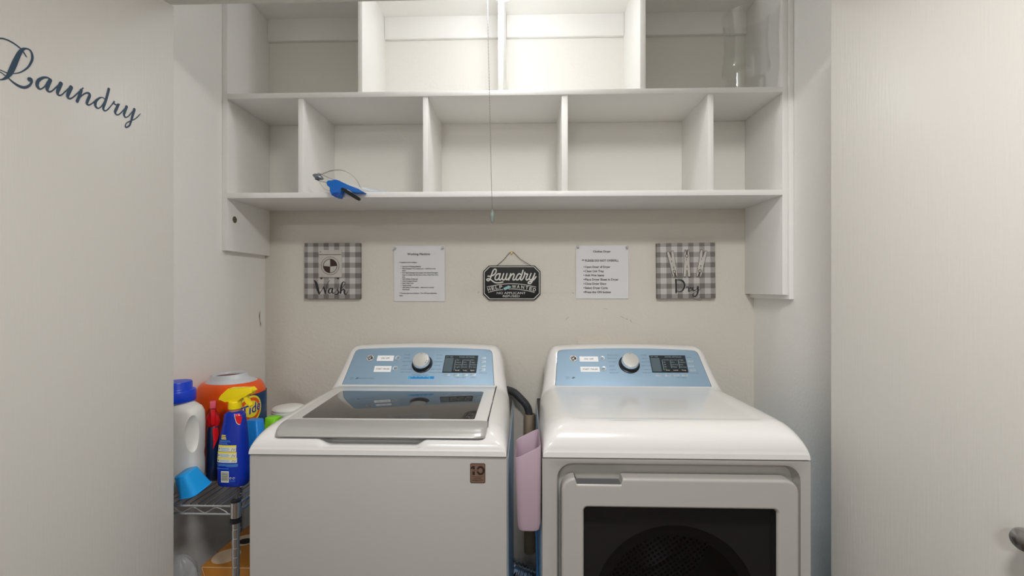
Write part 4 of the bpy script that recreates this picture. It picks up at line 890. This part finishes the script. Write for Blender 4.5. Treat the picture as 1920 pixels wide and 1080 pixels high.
def railm(a, b, zc, nz):
    bm = new(); A_ = Vector(a); B_ = Vector(b)
    for z in (zc, zc-.0215): rod(bm, (A_.x, A_.y, z), (B_.x, B_.y, z), .0030)
    pts = []
    for i in range(nz*2+1):
        f = .04+.92*i/(nz*2); p = A_.lerp(B_, f); pts.append((p.x, p.y, zc-.003 if i % 2 else zc-.0185))
    tube(bm, pts, .0017, 6, n=3)
    return bm
wire0 = {}
for zc in (ZR, ZL):
    finish('front_rail', railm((X0+.01, Y0), (X1-.01, Y0, 0) if 0 else (X1-.01, Y0), zc, 4) if 0 else railm((X0+.01, Y0, 0), (X1-.01, Y0, 0), zc, 4), ZINC, rk)
    finish('rear_rail', railm((X0+.01, Y1, 0), (X1-.01, Y1, 0), zc, 4), ZINC, rk)
    for x in (X0, X1): finish('side_rail', railm((x, Y0+.01, 0), (x, Y1-.01, 0), zc, 7), ZINC, rk)
    for k in range(13):
        x = X0+.018+k*(X1-X0-.036)/12
        bm = new(); rod(bm, (x, Y0-.001, zc+.0040), (x, Y1+.001, zc+.0040), .0016); finish('wire', bm, ZINC, rk)
    for y in (Y0+.16, Y0+.33):
        bm = new(); rod(bm, (X0, y, zc+.0005), (X1, y, zc+.0005), .0024); finish('cross_bar', bm, ZINC, rk)
ZS = ZR + .0058; ZT = ZL + .0058

# white jug with blue cap
j = thing('detergent_jug', 'white plastic jug with blue cap and side handle on the rack', 'jug', (-1.016, 1.303, ZS))
jb = new(); cx, cy = -1.016, 1.303
loft(jb, [sell(cx, cy, ZS+z, w_, d_, n) for z, w_, d_, n in ((0, .118, .066, 3), (.003, .126, .074, 3), (.012, .134, .080, 3), (.05, .138, .082, 3.2), (.08, .138, .082, 3.2), (.10, .134, .080, 3.2), (.12, .138, .082, 3.2), (.19, .140, .082, 3.2), (.224, .139, .080, 3), (.238, .128, .076, 2.6), (.247, .104, .070, 2.2), (.253, .084, .066, 2), (.274, .076, .062, 2))])
b = finish('body', jb, JUG, j, smooth=60)
cutm = new(); lathe(cutm, [(max(.0001, math.sin(PI*i/16)), -math.cos(PI*i/16)) for i in range(17)], 24, Matrix.Translation((-.9450, 1.2745, ZS+.168)) @ Matrix.Rotation(.55, 4, 'Z') @ Matrix.Diagonal((.024, .0215, .057, 1)), cap0=False, cap1=False)
bmesh.ops.translate(cutm, verts=cutm.verts, vec=-ORG[b.name]); bmesh.ops.recalc_face_normals(cutm, faces=cutm.faces)
cme = bpy.data.meshes.new('cut'); cutm.to_mesh(cme); cutm.free(); cob = bpy.data.objects.new('cut', cme); C.objects.link(cob); cob.location = ORG[b.name]
md = b.modifiers.new('b', 'BOOLEAN'); md.operation = 'DIFFERENCE'; md.object = cob; md.solver = 'EXACT'
bpy.context.view_layer.update()
nm = bpy.data.meshes.new_from_object(b.evaluated_get(bpy.context.evaluated_depsgraph_get())); b.modifiers.clear(); b.data = nm
bpy.data.objects.remove(cob); nm.shade_smooth(); nm.set_sharp_from_angle(angle=math.radians(35))
bm = new(); lathe(bm, [(.0448, .256), (.0460, .258), (.0460, .286), (.0440, .289), (.0390, .290), (.0370, .293), (.0368, .310), (.0350, .313), (.001, .3132)], 40, Matrix.Translation((cx-.001, cy, ZS)), cap1=False); finish('cap', bm, BLUECAP, j, label='blue screw cap')

# orange tub with grey collar
tcx, tcy = -0.987, 1.502
pt = thing('pod_tub', 'large orange detergent tub with open grey collar at the back of the rack', 'tub', (tcx, tcy, ZS))
TW, TD, TN = .204, .168, 2.7
bm = new(); loft(bm, [sell(tcx, tcy, ZS+z, TW*k, TD*k, TN, 56) for z, k in ((0, .92), (.004, .965), (.016, 1), (.218, 1), (.234, .99), (.247, .965), (.258, .925), (.267, .87), (.274, .80), (.276, .60))]); finish('body', bm, ORANGE, pt, smooth=60)
bm = new(); sh_ = lambda L, k: [(x, y, z + k*(x-tcx)) for x, y, z in L]
col = [sh_(sell(tcx-.007, tcy, ZS+.255, TW*.89, TD*.90, 2.4, 56), .13), sh_(sell(tcx-.007, tcy, ZS+.262, TW*.87, TD*.885, 2.4, 56), .13), sh_(sell(tcx-.008, tcy, ZS+.272, TW*.77, TD*.81, 2.3, 56), .09), sh_(sell(tcx-.008, tcy, ZS+.281, TW*.64, TD*.71, 2.1, 56), .06), sh_(sell(tcx-.008, tcy, ZS+.287, TW*.57, TD*.63, 2, 56), .04),
       sh_(sell(tcx-.006, tcy, ZS+.297, .108, .102, 2, 56), .03), sh_(sell(tcx-.006, tcy, ZS+.2995, .102, .096, 2, 56), .03), sh_(sell(tcx-.006, tcy, ZS+.297, .096, .090, 2, 56), .03), sh_(sell(tcx-.006, tcy, ZS+.289, .0945, .0885, 2, 56), .0)]
loft(bm, col, cap0=False, cap1=False); finish('collar', bm, TUBGREY, pt, smooth=60, label='grey plastic collar with round opening', recalc=True)
bm = new(); poly(bm, Fr((tcx-.006, tcy, ZS+.290), (1, 0, 0), (0, 1, 0), (0, 0, 1)), circ(0, 0, .047, 28), 0); finish('inner_seal', bm, mat('tub_inner', '6a3224', 0.5), pt, smooth=0, label='reddish inside of the opening')
class TubF:                                  # follows the tub's wall: a along the perimeter, b upwards
    def __init__(s, a0):
        s.P = [(p[0], p[1]) for p in sell(tcx, tcy, 0, TW, TD, TN, 720)]; s.S = [0]
        for i in range(720):
            p, q = s.P[i], s.P[(i+1) % 720]; s.S.append(s.S[-1] + math.hypot(q[0]-p[0], q[1]-p[1]))
        s.a0 = s.S[int(a0/(2*PI)*720) % 720]
    def pt(s, a, b, h=0.0):
        t_ = (s.a0 + a) % s.S[-1]; lo = 0
        import bisect
        i = min(max(bisect.bisect_right(s.S, t_)-1, 0), 719); p, q = s.P[i], s.P[(i+1) % 720]; f = (t_-s.S[i])/max(1e-9, s.S[i+1]-s.S[i])
        x, y = p[0]+(q[0]-p[0])*f, p[1]+(q[1]-p[1])*f; l = math.hypot(q[0]-p[0], q[1]-p[1]); nx, ny = (q[1]-p[1])/l, -(q[0]-p[0])/l
        return Vector((x+nx*h, y+ny*h, ZS+b))
TF = TubF(2*PI-0.42)
def grid(bm, F, a0, a1, b0, b1, h, na, nb, mi=0, mask=None):
    V = [[bm.verts.new(F.pt(a0+(a1-a0)*i/na, b0+(b1-b0)*j/nb, h)) for i in range(na+1)] for j in range(nb+1)]
    for j in range(nb):
        for i in range(na): face(bm, [V[j][i], V[j][i+1], V[j+1][i+1], V[j+1][i]], mi)
def fan(bm, F, cx_, cz_, rx, rz, h, mi, n=28, a0=0.0, a1=2*PI):
    R = [(cx_+rx*k*math.cos(t_), cz_+rz*k*math.sin(t_)) for k in (1, .5) for t_ in [a0+(a1-a0)*i/n for i in range(n+1)]]
    V = [bm.verts.new(F.pt(a, b_, h)) for a, b_ in R]; c_ = bm.verts.new(F.pt(cx_, cz_, h))
    for i in range(n): face(bm, [V[i], V[i+1], V[n+2+i], V[n+1+i]], mi); face(bm, [V[n+1+i], V[n+2+i], c_], mi)
bm = new(); grid(bm, TF, -.050, .115, .06, .238, .0008, 30, 8, 0)
fan(bm, TF, .0, .192, .042, .044, .0012, 1); fan(bm, TF, .0, .192, .036, .0375, .0015, 2); fan(bm, TF, .0, .192, .026, .027, .0018, 1)
text(bm, TF, 'Tide', .001, .178, .030, .0024, .072, 'c', bold=.05, shear=.25, rot=.22, mi=4); text(bm, TF, 'Tide', .001, .178, .030, .0028, .068, 'c', bold=.02, shear=.25, rot=.22, mi=3)
finish('label', bm, [NAVYL, LOGOY, LOGOO, LOGOB, LABELW], pt, smooth=0, recalc=False, label='blue front label with orange and yellow round emblem')

# blue spray bottle with yellow trigger
bx_, by_ = -0.8705, 1.336
sb = thing('spray_bottle', 'royal blue spray bottle with yellow trigger head at the front of the rack', 'bottle', (bx_, by_, ZS))
prof = ((0, .078, .042), (.004, .084, .048), (.015, .0865, .051), (.06, .0865, .052), (.09, .085, .051), (.12, .081, .049), (.15, .074, .046), (.175, .067, .042), (.19, .062, .040), (.20, .058, .039), (.207, .059, .039), (.213, .053, .037), (.2175, .040, .033), (.2195, .030, .028))
bm = new(); loft(bm, [sell(bx_ + .004*sstep(.1, .2, z), by_, ZS+z, w_, d_, 2.9, 44) for z, w_, d_ in prof]); bo = finish('bottle', bm, ROYAL, sb, smooth=60)
bm = new(); lathe(bm, [(.0148, .218), (.0148, .232), (.0135, .2335)], 24, Matrix.Translation((bx_+.004, by_, ZS))); finish('neck', bm, mat('neck_translucent', 'b07a64', 0.4), sb)
bm = new(); lathe(bm, [(.0180, .227), (.0184, .229), (.0178, .245), (.0178, .247), (.0165, .249)], 26, Matrix.Translation((bx_+.004, by_, ZS))); finish('collar', bm, YELLOW, sb)
kk = 1.345*1/853.3/10.8; F = XZ((bx_+.004, by_, ZS+.229)); hp = lambda P: [((a-703)*kk, (745-b_)*kk) for a, b_ in P]
bm = new(); prism(bm, F, hp([(398, 590), (415, 545), (440, 485), (590, 350), (625, 338), (1035, 330), (1060, 322), (1092, 350), (1100, 365), (1125, 375), (1122, 400), (1088, 408), (1075, 462), (970, 470), (880, 512), (820, 560), (822, 622), (580, 622), (570, 602)])[::-1], -.011, .011, bev=.003); finish('trigger_head', bm, YELLOW, sb)
bm = new(); prism(bm, F, hp([(885, 505), (965, 478), (985, 560), (1015, 630), (1045, 690), (1035, 716), (985, 690), (945, 630), (918, 580)])[::-1], -.007, .007, bev=.002); finish('trigger', bm, YELLOW, sb)
class BotF:                                  # the bottle's front wall
    def pt(s, a, b_, h=0.0):
        for (z0, w0, d0), (z1, w1, d1) in zip(prof, prof[1:]):
            if b_ <= z1 or z1 == prof[-1][0]:
                f = min(max((b_-z0)/(z1-z0), 0), 1); w_, d_ = w0+(w1-w0)*f, d0+(d1-d0)*f; break
        u = min(abs(a)*2/w_, .999); y = d_/2*(1-u**2.9)**(1/2.9)
        return Vector((bx_ + .004*sstep(.1, .2, b_) + a, by_-y-h, ZS+b_))
BF = BotF(); kp = 1.318/853.3/7.715; bp = lambda x, y: ((x-905)*kp, (888-y)*kp*.985)
bm = new()
for x0_, x1_, ya, yb in ((737, 1018, 258, 350), (729, 1026, 356, 440), (722, 1033, 442, 515)):
    a0_, z1_ = bp(x0_, ya); a1_, z0_ = bp(x1_, yb); grid(bm, BF, a0_, a1_, z0_, z1_, .0008, 10, 2, 0); grid(bm, BF, a0_, a1_, z1_-(z1_-z0_)*.26, z1_, .0011, 10, 1, 1)
    for q in range(3): grid(bm, BF, a0_+(a1_-a0_)*.18, a0_+(a1_-a0_)*(.62+.05*(q % 2)), z0_+(z1_-z0_)*(.16+.18*q), z0_+(z1_-z0_)*(.22+.18*q), .0011, 6, 1, 3)
    fan(bm, BF, a0_+(a1_-a0_)*.09, z0_+(z1_-z0_)*.4, .0022, .0022, .0011, 2, 8); ribbon(bm, BF, [(a0_+(a1_-a0_)*.78, z0_+.002, .001), (a0_+(a1_-a0_)*.83, z0_+(z1_-z0_)*.55, .001), (a0_+(a1_-a0_)*.9, z0_+.003, .001), (a0_+(a1_-a0_)*.95, z0_+(z1_-z0_)*.5, .001)], .0011, mi=2, n=3)
a0_, z1_ = bp(797, 640); a1_, z0_ = bp(917, 808); grid(bm, BF, a0_, a1_, z0_, z1_, .0008, 6, 2, 0)
for q in range(15): zq = z0_+(z1_-z0_)*(.12+.052*q); grid(bm, BF, a0_+.0018, a1_-.0018, zq, zq+.0010*(.5+(q*7 % 3)*.35), .0011, 4, 1, 2)
for q in range(3): a, z_ = bp(782, 115+q*24); a2, _ = bp(850+q*7, 0); grid(bm, BF, a, a2, z_-.0016, z_+.0012, .0008, 3, 1, 1)
for q, (xa, xb, yy) in enumerate(((758, 920, 190), (750, 930, 207), (748, 880, 224), (742, 895, 242), (735, 860, 258), (712, 1040, 535), (712, 1048, 548), (735, 1045, 560), (880, 1040, 572), (712, 915, 603), (715, 740, 615), (930, 1010, 785))):
    a, z_ = bp(xa, yy); a2, _ = bp(xb, yy)
    if yy != 258: grid(bm, BF, a, a2, z_-.0006, z_+.0006, .0008, 6, 1, 3)
for xq in (945, 990):
    a, z_ = bp(xq, 745); ribbon(bm, BF, [(a+.0026*math.cos(t_), z_+.0026*math.sin(t_), .0011) for t_ in [i*.55 for i in range(10)]], .0008, mi=0, n=2)
finish('back_label', bm, [LABELY, LOGOY, INK, LABELBLUE], bo, smooth=0, recalc=False, label='printed back label with three cream panels and a barcode')
bm = new(); rp = lambda x, y: ((x-738)*kk, ZS*0+.229-(y-745)*kk)
def strip(bm, F, rows, h, mi=0):
    V = [[bm.verts.new(F.pt(a0_+(a1_-a0_)*i/5, z_, h)) for i in range(6)] for z_, a0_, a1_ in rows]
    for p, q in zip(V, V[1:]):
        for i in range(5): face(bm, [p[i], p[i+1], q[i+1], q[i]], mi)
RW = [(.184, .0235, .0262), (.189, .0180, .0275), (.195, .0155, .0278), (.202, .0135, .0280), (.209, .0120, .0275), (.2145, .0105, .0240)]
strip(bm, BF, RW, .0010, 0); ribbon(bm, BF, [(a0_, z_, .0013) for z_, a0_, a1_ in RW[::-1]] + [(.0262, .1835, .0013)], .0014, mi=1, n=4); finish('front_label_edge', bm, [REDP, LABELW], bo, smooth=0, recalc=False, label='red edge of the front label')

# navy and red spray bottle seen edge-on
nx_, ny_ = -0.9610, 1.376
def RB(bm): bmesh.ops.rotate(bm, cent=(nx_, ny_, 0), matrix=Matrix.Rotation(.58, 3, 'Z'), verts=bm.verts)
nb = thing('spray_bottle', 'narrow navy and red spray bottle between the white jug and blue bottle', 'bottle', (nx_, ny_, ZS))
bm = new(); loft(bm, [sell(nx_, ny_, ZS+z, w_, d_, 2.6, 32) for z, w_, d_ in ((0, .032, .040), (.006, .037, .046), (.03, .038, .048), (.10, .037, .048), (.135, .035, .046), (.152, .033, .042), (.164, .028, .034), (.170, .022, .026))]); RB(bm); bo2 = finish('bottle', bm, NAVY, nb, smooth=60)
bm = new(); loft(bm, [sell(nx_, ny_, ZS+z, w_, d_, 2.4, 28) for z, w_, d_ in ((.163, .030, .036), (.176, .037, .038), (.188, .036, .036), (.200, .026, .03), (.207, .018, .026), (.232, .0175, .034), (.238, .017, .036))]); RB(bm); finish('trigger_head', bm, REDP, nb, smooth=40)
bm = new(); box(bm, nx_-.0078, nx_+.0078, ny_-.032, ny_-.012, .221+ZS, .242+ZS, bev=.002); RB(bm); finish('nozzle', bm, REDPALE, nb)
bm = new(); box(bm, nx_-.0062, nx_+.0062, ny_-.026, ny_-.018, .170+ZS, .220+ZS, bev=.002); RB(bm); finish('trigger', bm, REDP, nb)
class NavF:
    def pt(s, a, b_, h=0.0):
        w_, d_ = .037, .048
        if b_ > .10: f = min((b_-.10)/.06, 1); w_ -= .004*f; d_ -= .006*f
        u = min(abs(a)*2/w_, .98); return Vector((nx_+a, ny_-d_/2*(1-u**2.6)**(1/2.6)-h, ZS+b_))
bm = new(); N_ = NavF(); strip(bm, N_, [(.098, .0005, .0015), (.110, .001, .006), (.122, .001, .0115), (.135, .000, .0145), (.150, -.001, .0140), (.160, -.001, .0115)], .0012); RB(bm); finish('label', bm, REDP, bo2, smooth=0, recalc=False, label='red label point')

SCR = 0.8
# scoops
def scoop(bm, M, w0, w1, h, d0=None, d1=None, wall=.0016, n=4.5):
    d0 = d0 or w0; d1 = d1 or w1
    o_ = [sell(0, 0, z, w_, d_, n, 36) for z, w_, d_ in ((0, w0*.9, d0*.9), (.002, w0, d0), (h*.5, (w0+w1)/2, (d0+d1)/2), (h-.002, w1, d1), (h-.0015, w1+.004, d1+.004), (h, w1+.004, d1+.004))]
    i_ = [sell(0, 0, z, w_, d_, n, 36) for z, w_, d_ in ((h, w1-wall*2, d1-wall*2), (.003, w0-wall*2, d0-wall*2))]
    loft(bm, [[M @ Vector(p) for p in l] for l in o_+i_])
bm = new(); ax = Vector((.30, .20, -.90)).normalized(); q = ax.to_track_quat('Z', 'X').to_matrix().to_4x4()
M = Matrix.Translation((-.948, 1.245, ZS+.06)) @ q @ Matrix.Rotation(SCR, 4, 'Z'); scoop(bm, M, .046, .064, .062)
dz_ = ZS - min(v.co.z for v in bm.verts); bmesh.ops.translate(bm, verts=bm.verts, vec=(0, 0, dz_+.0002))
finish('scoop', bm, SCOOPB, cat='scoop', group='plastic measuring scoops', label='light blue square scoop tipped over at the rack front edge', smooth=40)
bm = new(); M = Matrix.Translation((-.852, 1.412, ZS+.172)) @ Matrix.Rotation(PI, 4, 'X'); scoop(bm, M, .042, .086, .172, .034, .060)
finish('scoop', bm, SCOOPB2, cat='scoop', group='plastic measuring scoops', label='tall mid-blue tapered scoop upside down behind the blue spray bottle', smooth=40)
bm = new(); M = Matrix.Translation((-.838, 1.492, ZS+.158)) @ Matrix.Rotation(PI, 4, 'X'); scoop(bm, M, .044, .070, .158, .036, .060)
finish('scoop', bm, LIME, cat='scoop', group='plastic measuring scoops', label='lime green scoop upside down beside the lidded white tub', smooth=40)
# white lidded tub behind the washer's edge
lt = thing('lidded_tub', 'round white lidded tub at the back right of the rack', 'tub', (-.858, 1.628, ZS))
M = Matrix.Translation((-.858, 1.628, ZS)); bm = new(); lathe(bm, [(.044, 0), (.046, .003), (.052, .136), (.052, .140)], 40, M); finish('tub_body', bm, mat('tub_translucent', 'd2d2ce', 0.4), lt)
bm = new(); lathe(bm, [(.0545, .134), (.056, .135), (.056, .1425), (.0545, .144), (.0535, .1445), (.0555, .147), (.0552, .151), (.050, .156), (.030, .1595), (.001, .160)], 44, M, cap1=False); finish('tub_lid', bm, WHITE, lt, label='white snap lid')
# carton and bag on the lower shelf
ct = thing('cardboard_carton', 'orange carton with cream ovals and a round opening on the lower shelf', 'box', (-.868, 1.425, ZT))
bx0, bx1, cy0, cy1, cz = -.944, -.792, 1.300, 1.55, .5295
bm = new(); box(bm, bx0, bx1, cy0, cy1, ZT, cz, bev=.002); cb = finish('carton_body', bm, CARD, ct)
FT_ = Fr((0, 0, cz), (1, 0, 0), (0, 1, 0), (0, 0, 1)); bm = new(); poly(bm, FT_, circ(-.902, 1.350, .038, 32, .040), .0008); poly(bm, FT_, circ(-.900, 1.436, .038, 32, .034), .0008); finish('oval_print', bm, CARDC, cb, smooth=0, label='cream oval prints', kind='stuff')
bm = new(); poly(bm, FT_, circ(-.893, 1.430, .0225, 28, .017), .0014); finish('opening', bm, BLACKMATTE, cb, smooth=0, label='dark round opening')
bm = new(); FC = XZ((0, cy0, 0)); ribbon(bm, FC, [(bx0+.004, cz-.003, .0016), (bx1-.004, cz-.003, .0016)], .0006, n=1); ribbon(bm, FC, [(bx0+.003, cz-.004, .0016), (bx0+.018, cz-.05, .0016), (bx0+.030, cz-.10, .0016)], .0006, n=2); poly(bm, FC, circ(-.885, cz-.045, .016, 20), .0006); finish('front_print', bm, CARDC, cb, smooth=0, kind='stuff')
bm = new(); gx, gy = -1.005, 1.285; Ls = []
for z, r in ((0, .030), (.004, .045), (.05, .052), (.12, .053), (.16, .050), (.19, .042), (.21, .030), (.222, .018), (.230, .006)):
    Ls.append([(gx + .012*sstep(.1, .23, z) + (r*(1+.22*noise.noise((math.cos(a)*1.7, math.sin(a)*1.7, z*24)))+.004*math.sin(7*a+z*40))*math.cos(a), gy + (r*.85*(1+.22*noise.noise((math.cos(a)*1.7, math.sin(a)*1.7, z*24+9))))*math.sin(a), ZT+z) for a in [2*PI*i/40 for i in range(40)]])
loft(bm, Ls); finish('plastic_bag', bm, BAG, cat='bag', label='crumpled clear plastic bag beside the orange carton on the lower shelf', smooth=60)
